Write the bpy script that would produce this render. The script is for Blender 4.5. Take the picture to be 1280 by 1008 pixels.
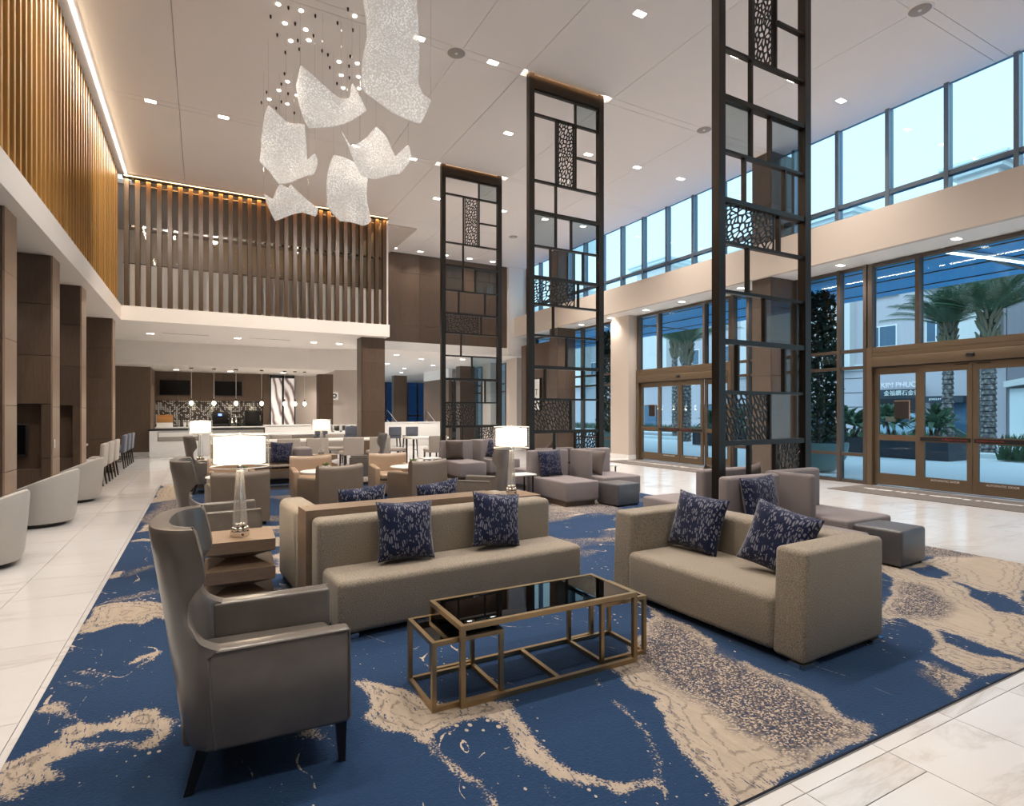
import bpy, bmesh, math, random
import numpy as np
from mathutils import Vector, Matrix

# ---------------------------------------------------------------- scene, camera, sky, exposure
for o in list(bpy.data.objects):
    bpy.data.objects.remove(o)
SC = bpy.context.scene
COL = SC.collection
SC.view_settings.view_transform = 'Standard'
SC.view_settings.look = 'None'
SC.view_settings.gamma = 1.0
SC.view_settings.use_curve_mapping = False
SC.view_settings.exposure = 0.12

cd = bpy.data.cameras.new('camera')
cam = bpy.data.objects.new('camera', cd)
COL.objects.link(cam)
SC.camera = cam
cam.location = (0, 0, 1.45)
cam.rotation_euler = (math.radians(90), 0, -0.49777)
cd.sensor_fit = 'HORIZONTAL'
cd.sensor_width = 36.0
cd.lens = 712.5 / 1280 * 36.0
cd.shift_y = 11.03 / 1280
cd.clip_start = 0.05
cd.clip_end = 400

W = bpy.data.worlds.new('sky')
SC.world = W
W.use_nodes = True
wn = W.node_tree
wn.nodes.clear()
w_out = wn.nodes.new('ShaderNodeOutputWorld')
w_bg = wn.nodes.new('ShaderNodeBackground')
w_tc = wn.nodes.new('ShaderNodeTexCoord')
w_sep = wn.nodes.new('ShaderNodeSeparateXYZ')
w_rmp = wn.nodes.new('ShaderNodeValToRGB')
wn.links.new(w_tc.outputs['Generated'], w_sep.inputs[0])
wn.links.new(w_sep.outputs['Z'], w_rmp.inputs[0])
wn.links.new(w_rmp.outputs[0], w_bg.inputs[0])
wn.links.new(w_bg.outputs[0], w_out.inputs[0])
w_rmp.color_ramp.elements[0].position = 0.0
w_rmp.color_ramp.elements[0].color = (0.76, 0.92, 1.0, 1)
w_rmp.color_ramp.elements[1].position = 0.7
w_rmp.color_ramp.elements[1].color = (0.66, 0.87, 1.0, 1)
w_bg.inputs[1].default_value = 1.6

sd = bpy.data.lights.new('fill_sun', 'SUN')
sd.energy = 1.9; sd.color = (0.72, 0.86, 1.0); sd.angle = math.radians(50)  # soft sun added to brighten the facades opposite; the sky is overcast
fill_sun = bpy.data.objects.new('fill_sun', sd)
COL.objects.link(fill_sun)
fill_sun.rotation_euler = (0, math.radians(-50), math.radians(8))

# ---------------------------------------------------------------- materials
def new_mat(name):
    m = bpy.data.materials.new(name)
    m.use_nodes = True
    return m, m.node_tree, m.node_tree.nodes['Principled BSDF']

def set_in(b, **kw):
    al = {'rough': 'Roughness', 'metal': 'Metallic', 'spec': 'Specular IOR Level', 'coat': 'Coat Weight', 'sheen': 'Sheen Weight',
          'coatr': 'Coat Roughness', 'alpha': 'Alpha', 'trans': 'Transmission Weight', 'ior': 'IOR'}
    for k, v in kw.items():
        b.inputs[al[k]].default_value = v

def plain(name, col, rough=0.5, **kw):
    m, t, b = new_mat(name)
    b.inputs['Base Color'].default_value = (*col, 1)
    set_in(b, rough=rough, **kw)
    return m

def nd(t, typ, **kw):
    n = t.nodes.new(typ)
    for k, v in kw.items():
        setattr(n, k, v)
    return n

def math_n(t, op, a, b=None, clamp=False):
    n = nd(t, 'ShaderNodeMath', operation=op)
    n.use_clamp = clamp
    for i, v in enumerate((a, b)):
        if v is None:
            continue
        if isinstance(v, (int, float)):
            n.inputs[i].default_value = v
        else:
            t.links.new(v, n.inputs[i])
    return n.outputs[0]

def mixc(t, fac, a, b):
    n = nd(t, 'ShaderNodeMix', data_type='RGBA')
    for i, v in ((0, fac), (6, a), (7, b)):
        if isinstance(v, (int, float)):
            n.inputs[i].default_value = v
        elif isinstance(v, tuple):
            n.inputs[i].default_value = (*v, 1)
        else:
            t.links.new(v, n.inputs[i])
    return n.outputs[2]

def ramp(t, fac, stops):
    n = nd(t, 'ShaderNodeValToRGB')
    e = n.color_ramp.elements
    while len(e) < len(stops):
        e.new(0.5)
    for k, (p, c) in enumerate(stops):
        e[k].position = p
        e[k].color = (*c, 1) if len(c) == 3 else c
    t.links.new(fac, n.inputs[0])
    return n.outputs[0]

def noise(t, vec, scale, detail=3, rough=0.55, dist=0.0):
    n = nd(t, 'ShaderNodeTexNoise')
    n.inputs['Scale'].default_value = scale
    n.inputs['Detail'].default_value = detail
    n.inputs['Roughness'].default_value = rough
    n.inputs['Distortion'].default_value = dist
    if vec is not None:
        t.links.new(vec, n.inputs['Vector'])
    return n.outputs[0]

def mapping(t, vec, sc=(1, 1, 1), rot=(0, 0, 0), loc=(0, 0, 0)):
    n = nd(t, 'ShaderNodeMapping')
    n.inputs['Scale'].default_value = sc
    n.inputs['Rotation'].default_value = rot
    n.inputs['Location'].default_value = loc
    t.links.new(vec, n.inputs[0])
    return n.outputs[0]

def wpos(t):
    return nd(t, 'ShaderNodeNewGeometry').outputs['Position']

def opos(t):
    return nd(t, 'ShaderNodeTexCoord').outputs['Object']

def bump(t, b, h, strength=0.2, dist=0.01):
    n = nd(t, 'ShaderNodeBump')
    n.inputs['Strength'].default_value = strength
    n.inputs['Distance'].default_value = dist
    t.links.new(h, n.inputs['Height'])
    t.links.new(n.outputs[0], b.inputs['Normal'])

def emit(name, col, s):
    m, t, b = new_mat(name)
    b.inputs['Base Color'].default_value = (*col, 1)
    b.inputs['Emission Color'].default_value = (*col, 1)
    b.inputs['Emission Strength'].default_value = s
    return m

def wood(name, c1, c2, rough=0.45, scale=(14, 14, 1.2), rand=0.12, spec=0.5):
    m, t, b = new_mat(name)
    v = mapping(t, opos(t), scale)
    n1 = noise(t, v, 3.0, 6, 0.65, 0.6)
    n2 = noise(t, mapping(t, opos(t), (scale[0] * 6, scale[1] * 6, scale[2] * 2)), 4.0, 3)
    f = math_n(t, 'ADD', math_n(t, 'MULTIPLY', n1, 0.7), math_n(t, 'MULTIPLY', n2, 0.3))
    c = ramp(t, f, [(0.3, c1), (0.7, c2)])
    oi = nd(t, 'ShaderNodeObjectInfo').outputs['Random']
    k = math_n(t, 'ADD', math_n(t, 'MULTIPLY', oi, 2 * rand), 1 - rand)
    mx = nd(t, 'ShaderNodeVectorMath', operation='SCALE')
    t.links.new(c, mx.inputs[0])
    t.links.new(k, mx.inputs['Scale'])
    t.links.new(mx.outputs[0], b.inputs['Base Color'])
    set_in(b, rough=rough, spec=spec)
    return m

def fabric(name, c1, c2, sc=150, rough=0.95, bmp=0.35):
    m, t, b = new_mat(name)
    n = ramp(t, noise(t, opos(t), sc, 2, 0.7), [(0.34, (0, 0, 0)), (0.66, (1, 1, 1))])
    n2 = noise(t, opos(t), 5, 3)
    c = mixc(t, n, c1, c2)
    c = mixc(t, math_n(t, 'MULTIPLY', n2, 0.25), c, tuple(x * 0.8 for x in c1))
    t.links.new(c, b.inputs['Base Color'])
    set_in(b, rough=rough, sheen=0.15, spec=0.2)
    bump(t, b, n, bmp, 0.004)
    return m

def leather(name, c1, c2, rough=0.36):
    m, t, b = new_mat(name)
    n = noise(t, opos(t), 7, 3, 0.5, 0.1)
    n2 = noise(t, opos(t), 160, 2)
    t.links.new(mixc(t, n, c1, c2), b.inputs['Base Color'])
    set_in(b, rough=rough, spec=0.6, coat=0.3, coatr=0.25)
    bump(t, b, math_n(t, 'ADD', math_n(t, 'MULTIPLY', n2, 0.15), n), 0.10, 0.008)
    return m

def glass(name, tint=(0.9, 0.95, 0.97), ior=1.45, rough=0.0, gloss=1.0):
    m = bpy.data.materials.new(name)
    m.use_nodes = True
    t = m.node_tree
    t.nodes.clear()
    out = nd(t, 'ShaderNodeOutputMaterial')
    tr = nd(t, 'ShaderNodeBsdfTransparent')
    gl = nd(t, 'ShaderNodeBsdfGlossy')
    mx = nd(t, 'ShaderNodeMixShader')
    tr.inputs[0].default_value = (*tint, 1)
    gl.inputs['Roughness'].default_value = rough
    ge = nd(t, 'ShaderNodeNewGeometry')
    dt = nd(t, 'ShaderNodeVectorMath', operation='DOT_PRODUCT')
    t.links.new(ge.outputs['Normal'], dt.inputs[0]); t.links.new(ge.outputs['Incoming'], dt.inputs[1])
    f0 = ((ior - 1) / (ior + 1)) ** 2
    k5 = math_n(t, 'POWER', math_n(t, 'SUBTRACT', 1.0, math_n(t, 'ABSOLUTE', dt.outputs['Value'])), 5)
    t.links.new(math_n(t, 'MULTIPLY', math_n(t, 'ADD', math_n(t, 'MULTIPLY', k5, 1 - f0), f0), gloss), mx.inputs[0])
    t.links.new(tr.outputs[0], mx.inputs[1])
    t.links.new(gl.outputs[0], mx.inputs[2])
    t.links.new(mx.outputs[0], out.inputs[0])
    return m

def marble(name, base, vein, tint, scale=0.55, rough=0.16, amount=1.0):
    m, t, b = new_mat(name)
    oi = nd(t, 'ShaderNodeObjectInfo').outputs['Random']
    p = nd(t, 'ShaderNodeVectorMath', operation='ADD')
    cmb = nd(t, 'ShaderNodeCombineXYZ')
    t.links.new(math_n(t, 'MULTIPLY', oi, 37.0), cmb.inputs[2])
    t.links.new(wpos(t), p.inputs[0])
    t.links.new(cmb.outputs[0], p.inputs[1])
    v = mapping(t, p.outputs[0], (0.35, 1.5, 1), (0, 0, 0.25))
    n = noise(t, v, scale * 2.2, 8, 0.62, 0.7)
    d = math_n(t, 'ABSOLUTE', math_n(t, 'SUBTRACT', n, 0.5))
    ve = ramp(t, d, [(0.0, (1, 1, 1)), (0.012, (0.55, 0.55, 0.55)), (0.045, (0, 0, 0))])
    n2 = noise(t, v, scale * 1.1, 3)
    br = math_n(t, 'MULTIPLY', ve, math_n(t, 'MULTIPLY', math_n(t, 'SUBTRACT', n2, 0.42, True), 3.5 * amount, True), True)
    cl = noise(t, v, scale * 1.2, 5)
    c = mixc(t, ramp(t, cl, [(0.35, (0, 0, 0)), (0.75, (1, 1, 1))]), base, tint)
    c = mixc(t, br, c, vein)
    t.links.new(c, b.inputs['Base Color'])
    set_in(b, rough=rough, spec=0.5)
    return m

M = {}
M['paint'] = plain('ceiling_paint', (0.85, 0.795, 0.755), 0.75)
M['white_paint'] = plain('white_paint', (0.84, 0.80, 0.76), 0.6)
M['beige_paint'] = plain('beige_paint', (0.60, 0.52, 0.455), 0.7)
M['dark_gap'] = plain('dark_gap', (0.05, 0.045, 0.04), 0.9)
M['seam'] = plain('seam_grey', (0.22, 0.19, 0.17), 0.9)
M['marble'] = marble('floor_marble', (0.655, 0.65, 0.655), (0.40, 0.35, 0.31), (0.615, 0.60, 0.60), rough=0.13, amount=0.7)
M['counter'] = marble('counter_marble', (0.86, 0.85, 0.83), (0.5, 0.46, 0.42), (0.82, 0.81, 0.79), 1.0, 0.2, 0.5)
M['brown'] = wood('brown_wood', (0.082, 0.052, 0.034), (0.135, 0.088, 0.060), 0.42)
M['brown_lt'] = wood('brown_wood_light', (0.125, 0.082, 0.056), (0.18, 0.122, 0.086), 0.45)
M['brown_mid'] = wood('brown_wood_mid', (0.088, 0.066, 0.052), (0.125, 0.095, 0.076), 0.5)
M['edge'] = wood('wood_edge', (0.30, 0.20, 0.135), (0.40, 0.275, 0.19), 0.35)
M['walnut'] = wood('table_wood', (0.185, 0.130, 0.09), (0.28, 0.202, 0.142), 0.30, (2, 14, 14))
M['slat'] = wood('slat_wood', (0.04, 0.021, 0.0095), (0.078, 0.042, 0.018), 0.34, (10, 10, 0.6))
M['slat_lit'] = wood('slat_lit', (0.30, 0.155, 0.042), (0.44, 0.24, 0.072), 0.30, (10, 10, 0.5), 0.22)  # slat wood again, with the cove's warm light put into its gold colour
M['leather'] = leather('grey_leather', (0.085, 0.074, 0.066), (0.175, 0.153, 0.136), 0.28)
M['tan'] = leather('tan_leather', (0.34, 0.235, 0.155), (0.41, 0.29, 0.20), 0.42)
M['taupe'] = leather('taupe_leather', (0.135, 0.10, 0.072), (0.17, 0.128, 0.094), 0.45)
M['beige'] = fabric('oat_fabric', (0.165, 0.140, 0.112), (0.40, 0.345, 0.282), 170)
M['lilac'] = fabric('lilac_grey_fabric', (0.20, 0.172, 0.175), (0.27, 0.235, 0.238), 200)
M['tub'] = fabric('pale_grey_fabric', (0.44, 0.415, 0.385), (0.53, 0.50, 0.465), 200, 0.9, 0.15)
M['chairgrey'] = fabric('warm_grey_fabric', (0.33, 0.295, 0.265), (0.41, 0.365, 0.33), 200, 0.9, 0.15)
M['slate'] = fabric('slate_fabric', (0.10, 0.11, 0.14), (0.15, 0.16, 0.2), 200)
M['ott'] = leather('charcoal_leather', (0.06, 0.058, 0.064), (0.095, 0.092, 0.098), 0.45)
M['blackwood'] = plain('black_wood', (0.012, 0.009, 0.008), 0.35)
M['black'] = plain('black_plastic', (0.012, 0.012, 0.014), 0.4)
M['screenglass'] = plain('tv_glass', (0.004, 0.004, 0.005), 0.12)
M['dbronze'] = plain('dark_bronze', (0.042, 0.034, 0.029), 0.33, metal=0.75)
M['brass'] = plain('antique_brass', (0.42, 0.30, 0.165), 0.32, metal=0.9)
M['bronze'] = plain('door_bronze', (0.165, 0.118, 0.076), 0.42, metal=0.4)
M['mullion'] = plain('mullion_bronze', (0.125, 0.098, 0.08), 0.4, metal=0.5)
M['clermull'] = plain('clerestory_frame', (0.16, 0.20, 0.25), 0.28, metal=0.7)
M['chrome'] = plain('chrome', (0.72, 0.70, 0.68), 0.08, metal=1.0)
M['crystal'] = glass('crystal', (0.97, 0.965, 0.96), 2.4, 0.03)
_t = M['crystal'].node_tree
_d = nd(_t, 'ShaderNodeBsdfDiffuse'); _d.inputs[0].default_value = (0.75, 0.73, 0.71, 1)
_m = nd(_t, 'ShaderNodeMixShader'); _m.inputs[0].default_value = 0.22
_o = [n for n in _t.nodes if n.type == 'OUTPUT_MATERIAL'][0]
_s = _o.inputs[0].links[0].from_socket
_t.links.new(_s, _m.inputs[1]); _t.links.new(_d.outputs[0], _m.inputs[2]); _t.links.new(_m.outputs[0], _o.inputs[0])
M['glass'] = glass('window_glass', (0.80, 0.93, 0.985), 1.40)
M['clearglass'] = glass('clear_glass', (0.90, 0.92, 0.92), 1.4)
M['dimglass'] = glass('dimmed_glass', (0.07, 0.12, 0.20), 1.45)  # dark tint stands in for the dim view beyond the passage windows
M['greyglass'] = glass('grey_glass', (0.72, 0.77, 0.78), 1.42)
M['smokeglass'] = glass('smoked_glass', (0.10, 0.09, 0.085), 1.5)
M['shade_in'] = emit('lamp_shade_lit', (1.0, 0.90, 0.74), 1.9)
M['shade_out'] = glass('sheer_shade', (0.97, 0.95, 0.92), 1.05, 0.5)
M['downlight'] = emit('downlight_lens', (1.0, 0.93, 0.82), 14.0)
M['led'] = emit('led_strip', (1.0, 0.96, 0.92), 3.2)
M['led_warm'] = emit('led_strip_warm', (1.0, 0.66, 0.36), 5.0)
M['bulb'] = emit('pendant_bulb', (1.0, 0.86, 0.62), 9.0)
M['white'] = plain('white_gloss', (0.85, 0.83, 0.80), 0.3)
M['pot'] = plain('white_pot', (0.82, 0.79, 0.75), 0.35)
M['leaf'] = plain('leaf_green', (0.10, 0.16, 0.04), 0.6)
M['mat'] = fabric('entrance_mat', (0.10, 0.085, 0.075), (0.2, 0.17, 0.15), 120)
M['red'] = plain('red_letter', (0.55, 0.05, 0.03), 0.6)
M['cushion_brown'] = fabric('brown_cushion', (0.055, 0.042, 0.034), (0.085, 0.066, 0.055), 200)
M['cushion_grey'] = fabric('grey_cushion', (0.13, 0.105, 0.095), (0.18, 0.15, 0.14), 200)

# navy cut-velvet cushion with a pale broken line print
def cushion_mat(name, scale, pale):
    m, t, b = new_mat(name)
    v0 = opos(t)
    dn = nd(t, 'ShaderNodeTexNoise')
    dn.inputs['Scale'].default_value = 6
    t.links.new(v0, dn.inputs['Vector'])
    ad = nd(t, 'ShaderNodeVectorMath', operation='MULTIPLY_ADD')
    t.links.new(dn.outputs['Color'], ad.inputs[0])
    ad.inputs[1].default_value = (0.06, 0.06, 0.06)
    t.links.new(v0, ad.inputs[2])
    vo = nd(t, 'ShaderNodeTexVoronoi', feature='DISTANCE_TO_EDGE')
    vo.inputs['Scale'].default_value = scale
    t.links.new(mapping(t, ad.outputs[0], (1.9, 1, 0.62), (0.4, 0.8, 0.35)), vo.inputs['Vector'])
    n = noise(t, v0, 22, 2)
    f = math_n(t, 'MULTIPLY', math_n(t, 'GREATER_THAN', vo.outputs[0], 0.15), math_n(t, 'GREATER_THAN', n, 0.46))
    c = mixc(t, f, (0.0035, 0.0085, 0.040), pale)
    t.links.new(c, b.inputs['Base Color'])
    set_in(b, rough=0.85, sheen=0.25, spec=0.2)
    return m
M['navy'] = cushion_mat('navy_print', 31, (0.155, 0.16, 0.21))
M['navy_dark'] = cushion_mat('navy_dark_print', 36, (0.10, 0.09, 0.11))

# ---------------------------------------------------------------- mesh helpers
class MB:
    def __init__(s):
        s.v = []; s.f = []; s.sm = []
    def add(s, vs, fs, smooth=False):
        o = len(s.v)
        s.v += [tuple(v) for v in vs]
        s.f += [tuple(i + o for i in f) for f in fs]
        s.sm += [smooth] * len(fs)
        return s
    def box(s, x0, y0, z0, x1, y1, z1):
        vs = [(x, y, z) for z in (z0, z1) for y in (y0, y1) for x in (x0, x1)]
        return s.add(vs, [(0, 2, 3, 1), (4, 5, 7, 6), (0, 1, 5, 4), (2, 6, 7, 3), (0, 4, 6, 2), (1, 3, 7, 5)])
    def cbox(s, c, d):
        return s.box(c[0] - d[0] / 2, c[1] - d[1] / 2, c[2] - d[2] / 2, c[0] + d[0] / 2, c[1] + d[1] / 2, c[2] + d[2] / 2)
    def rbox(s, x0, y0, z0, x1, y1, z1, r=0.03, seg=3):
        bm = bmesh.new()
        bmesh.ops.create_cube(bm, size=1)
        bmesh.ops.scale(bm, vec=(x1 - x0, y1 - y0, z1 - z0), verts=bm.verts)
        bmesh.ops.translate(bm, vec=((x0 + x1) / 2, (y0 + y1) / 2, (z0 + z1) / 2), verts=bm.verts)
        r = min(r, 0.49 * min(x1 - x0, y1 - y0, z1 - z0))
        bmesh.ops.bevel(bm, geom=bm.edges[:], offset=r, segments=seg, profile=0.5, affect='EDGES')
        bm.verts.index_update()
        s.add([v.co[:] for v in bm.verts], [[v.index for v in f.verts] for f in bm.faces], True)
        bm.free()
        return s
    def frustum(s, c0, h0, c1, h1):
        """box-like solid between two axis aligned rectangles: centres c0,c1 and half sizes h0,h1 (x,y)"""
        vs = []
        for c, h in ((c0, h0), (c1, h1)):
            for sy in (-1, 1):
                for sx in (-1, 1):
                    vs.append((c[0] + sx * h[0], c[1] + sy * h[1], c[2]))
        return s.add(vs, [(0, 2, 3, 1), (4, 5, 7, 6), (0, 1, 5, 4), (2, 6, 7, 3), (0, 4, 6, 2), (1, 3, 7, 5)])
    def lathe(s, prof, n=20, c=(0, 0, 0), smooth=True, sx=1, sy=1):
        vs = []; fs = []
        for r, z in prof:
            for k in range(n):
                a = 2 * math.pi * k / n
                vs.append((c[0] + sx * r * math.cos(a), c[1] + sy * r * math.sin(a), c[2] + z))
        for i in range(len(prof) - 1):
            for k in range(n):
                k2 = (k + 1) % n
                fs.append((i * n + k, i * n + k2, (i + 1) * n + k2, (i + 1) * n + k))
        fs.append(tuple(range(n - 1, -1, -1)))
        fs.append(tuple((len(prof) - 1) * n + k for k in range(n)))
        return s.add(vs, fs, smooth)
    def cyl(s, x, y, z0, z1, r, n=12, r1=None):
        return s.lathe([(r, z0), (r if r1 is None else r1, z1)], n, (x, y, 0))
    def tube(s, pts, r, n=6, smooth=True):
        pts = [Vector(p) for p in pts]
        vs = []; fs = []
        up = Vector((0, 0, 1))
        for i, p in enumerate(pts):
            d = (pts[min(i + 1, len(pts) - 1)] - pts[max(i - 1, 0)]).normalized()
            a = d.cross(up if abs(d.z) < 0.95 else Vector((1, 0, 0))).normalized()
            b = d.cross(a)
            rr = r[i] if isinstance(r, (list, tuple)) else r
            for k in range(n):
                an = 2 * math.pi * k / n
                vs.append(p + a * rr * math.cos(an) + b * rr * math.sin(an))
        for i in range(len(pts) - 1):
            for k in range(n):
                k2 = (k + 1) % n
                fs.append((i * n + k, i * n + k2, (i + 1) * n + k2, (i + 1) * n + k))
        fs.append(tuple(range(n - 1, -1, -1)))
        fs.append(tuple((len(pts) - 1) * n + k for k in range(n)))
        return s.add(vs, fs, smooth)
    def ball(s, c, r, n=10, m=7, sz=1):
        prof = [(r * math.sin(math.pi * i / m) + 1e-4, -sz * r * math.cos(math.pi * i / m)) for i in range(m + 1)]
        return s.lathe(prof, n, c)
    def prism(s, poly, axis, a0, a1, smooth=False):
        """poly: 2-d points; extruded along axis (0,1,2) between a0 and a1"""
        n = len(poly); vs = []
        for a in (a0, a1):
            for p in poly:
                q = list(p); q.insert(axis, a); vs.append(q)
        fs = [tuple(range(n - 1, -1, -1)), tuple(range(n, 2 * n))]
        fs += [(i, (i + 1) % n, n + (i + 1) % n, n + i) for i in range(n)]
        return s.add(vs, fs, smooth)
    def grid(s, P, smooth=True, closed_u=False):
        nu = len(P); nv = len(P[0])
        vs = [p for row in P for p in row]
        fs = []
        for i in range(nu if closed_u else nu - 1):
            for j in range(nv - 1):
                i2 = (i + 1) % nu
                fs.append((i * nv + j, i2 * nv + j, i2 * nv + j + 1, i * nv + j + 1))
        return s.add(vs, fs, smooth)
    def mesh(s, name, mat):
        me = bpy.data.meshes.new(name)
        me.from_pydata(s.v, [], s.f)
        me.polygons.foreach_set('use_smooth', s.sm)
        if any(s.sm):
            me.set_sharp_from_angle(angle=math.radians(42))
        for mm in (mat if isinstance(mat, list) else [mat]):
            me.materials.append(mm)
        me.update()
        return me
    def build(s, name, mat, parent=None, loc=None, rot=None):
        me = s.mesh(name, mat)
        return put(name, me, parent, loc, rot)

def fix_normals(o):
    bm = bmesh.new(); bm.from_mesh(o.data)
    bmesh.ops.recalc_face_normals(bm, faces=bm.faces)
    bm.to_mesh(o.data); bm.free()
    return o

def put(name, me, parent=None, loc=None, rot=None):
    o = bpy.data.objects.new(name, me)
    COL.objects.link(o)
    if parent is not None:
        o.parent = parent
    if loc is not None:
        o.location = loc
    if rot is not None:
        o.rotation_euler = rot if isinstance(rot, (tuple, list)) else (0, 0, rot)
    return o

def tag(o, label=None, cat=None, group=None, kind=None):
    if label: o['label'] = label
    if cat: o['category'] = cat
    if group: o['group'] = group
    if kind: o['kind'] = kind
    return o

def thing(name, label, cat, loc=(0, 0, 0), rz=0.0, group=None):
    o = put(name, None, None, loc, (0, 0, rz))
    o.empty_display_size = 0.1
    return tag(o, label, cat, group)

def struct(name, loc=(0, 0, 0)):
    o = put(name, None, None, loc)
    o['kind'] = 'structure'
    return o

KIDS = {}
def dup(root, loc, rz=None, label=None, group=None):
    r = root.copy(); COL.objects.link(r)
    r.location = loc
    if rz is not None:
        r.rotation_euler = (0, 0, rz)
    if label: r['label'] = label
    if group: r['group'] = group
    for ch in list(root.children):
        c = ch.copy(); COL.objects.link(c); c.parent = r
        for g in list(ch.children):
            d = g.copy(); COL.objects.link(d); d.parent = c
    return r

def text(name, s, size, mat, parent, loc, rot, ext=0.004, align='CENTER'):
    cu = bpy.data.curves.new(name, 'FONT')
    cu.body = s; cu.size = size; cu.extrude = ext
    cu.align_x = align; cu.align_y = 'CENTER'
    cu.materials.append(mat)
    o = bpy.data.objects.new(name, cu)
    COL.objects.link(o)
    bpy.context.view_layer.update()
    me = bpy.data.meshes.new_from_object(o.evaluated_get(bpy.context.evaluated_depsgraph_get()))
    me.name = name
    bpy.data.objects.remove(o)
    return put(name, me, parent, loc, rot)

def lamp(name, typ, loc, energy, col, rot=(0, 0, 0), parent=None, **kw):
    ld = bpy.data.lights.new(name, typ)
    ld.energy = energy; ld.color = col
    for k, v in kw.items():
        setattr(ld, k, v)
    o = bpy.data.objects.new(name, ld)
    COL.objects.link(o)
    o.location = loc; o.rotation_euler = rot
    if parent is not None: o.parent = parent
    return o
R = math.radians

# ================================================================ SHELL
CZ = 7.13          # lobby ceiling
SOF = 3.65         # soffit under the balcony
# ---- floor
floor = struct('floor')
MB().box(-4.2, -7, -0.25, 11.9, 41.7, -0.008).build('floor_slab', M['seam'], floor)
fld = MB()
for (a, b, c, d) in ((-4.2, -7, 11.9, -0.42), (-4.2, -0.42, 1.44, 1.44), (4.8, -0.42, 11.9, 1.96), (-4.2, 1.44, -2.41, 41.7), (-2.41, 1.44, -0.715, 2.4),
                     (-0.715, 1.44, 6.835, 13.15), (-2.41, 22.2, 11.9, 41.7), (-0.715, 19.4, 11.9, 22.2), (6.835, 1.96, 6.9, 13.15)):
    fld.box(a, b, -0.0079, c, d, 0.0)
fld.build('floor_field', M['marble'], floor)
TW, TL = 0.553, 1.106
tile_cache = {}
def tile(x0, y0, x1, y1):
    w, l = round(x1 - x0 - 0.004, 3), round(y1 - y0 - 0.004, 3)
    if w < 0.02 or l < 0.02: return
    if (w, l) not in tile_cache:
        tile_cache[(w, l)] = MB().box(0, 0, -0.0075, w, l, 0.0).mesh('tile', M['marble'])
    put('tile', tile_cache[(w, l)], floor, (x0 + 0.002, y0 + 0.002, 0))
def tile_zone(x0, x1, y0, y1):
    k0 = math.floor((x0 - 2.015) / TW + 1e-6)
    x = 2.015 + k0 * TW; k = k0
    while x < x1 - 1e-4:
        off = (0.0, 0.37, 0.74)[k % 3]
        y = 1.22 + off + math.floor((y0 - 1.22 - off) / TL) * TL
        while y < y1 - 1e-4:
            a, b, c, d = max(x, x0), max(y, y0), min(x + TW, x1), min(y + TL, y1)
            tile(a, b, c, d); y += TL
        x += TW; k += 1
tile_zone(1.44, 4.8, -0.42, 1.37)
for q in range(6): tile(1.46 + q * 0.553, 1.37, 2.013 + q * 0.553, 1.436)
tile_zone(6.9, 11.7, 1.96, 19.4)
tile_zone(-2.41, -0.715, 2.4, 22.2)
tile_zone(-0.715, 6.9, 13.15, 19.4)

# ---- ceiling: gypsum panels with fine reveals, backed by a slab
ceiling = struct('ceiling')
MB().box(-1.50, -7, CZ + 0.10, 11.6, 22, CZ + 0.3).build('ceiling_slab', M['seam'], ceiling)
xs = [-1.53, -0.38, 3.58, 4.70, 6.53, 8.9, 11.33]
ys = [-7, -3.78, -3.62, 0.22, 0.38, 4.21, 4.38, 8.20, 8.37, 12.20, 12.37, 16.20, 16.37, 19.75]
g = 0.004
for j in range(len(ys) - 1):
    for i in range(len(xs) - 1):
        strip = (ys[j + 1] - ys[j]) < 0.3
        if strip and xs[i] == 4.70 and ys[j] in (4.21, 8.20, 12.20):
            continue                              # lit slot that takes a metal screen
        MB().box(xs[i] + g, ys[j] + g, CZ, xs[i + 1] - g, ys[j + 1] - g, CZ + 0.09).build('panel', M['paint'], ceiling)
# lit slots above the screens
for y in (4.295, 8.285, 12.285):
    MB().box(4.70, y - 0.083, CZ + 0.085, 6.53, y + 0.083, CZ + 0.099).build('slot_lining', M['white_paint'], ceiling)
    MB().box(4.73, y - 0.078, CZ + 0.06, 6.50, y - 0.06, CZ + 0.08).build('slot_led', M['led_warm'], ceiling)
    MB().box(4.71, y - 0.07, CZ + 0.05, 4.80, y + 0.07, CZ + 0.06).box(6.43, y - 0.07, CZ + 0.05, 6.52, y + 0.07, CZ + 0.06).build('slot_led', M['led'], ceiling)
# cove along the left screen
MB().box(-1.95, -7, CZ + 0.02, -1.50, 16.5, CZ + 0.12).build('cove_panel', M['white_paint'], ceiling)
MB().box(-1.625, -7, CZ + 0.0, -1.585, 16.3, CZ + 0.019).build('cove_led', M['led'], ceiling)

# ---- balcony
balc = struct('balcony')
b1 = MB().box(-1.85, -7, SOF, -1.70, 16.55, 4.0)
b1.build('fascia_left', M['white_paint'], balc)
MB().box(-1.70, 16.40, SOF, 4.83, 16.55, 4.0).build('fascia_back', M['white_paint'], balc)
MB().box(-4.2, -7, SOF, -1.85, 25.4, SOF + 0.3).build('soffit_left', M['white_paint'], balc)
MB().box(-1.85, 16.55, SOF, 4.83, 25.4, SOF + 0.3).build('soffit_back', M['white_paint'], balc)
MB().box(4.83, 19.75, SOF, 11.9, 41.7, SOF + 0.3).build('soffit_hall', M['white_paint'], balc)
MB().box(-1.70, 16.78, 4.0, 4.83, 16.88, 5.09).build('parapet', M['white_paint'], balc)
MB().box(-1.95, -7, 4.0, -1.92, 16.9, CZ).build('screen_backing', M['slat'], balc)
MB().box(-4.2, 16.9, CZ - 0.05, 5.83, 22, CZ + 0.05).build('upper_ceiling', M['beige_paint'], balc)
MB().box(-4.2, 21.2, 4.0, 5.83, 21.4, CZ).build('upper_wall', M['beige_paint'], balc)
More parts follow.
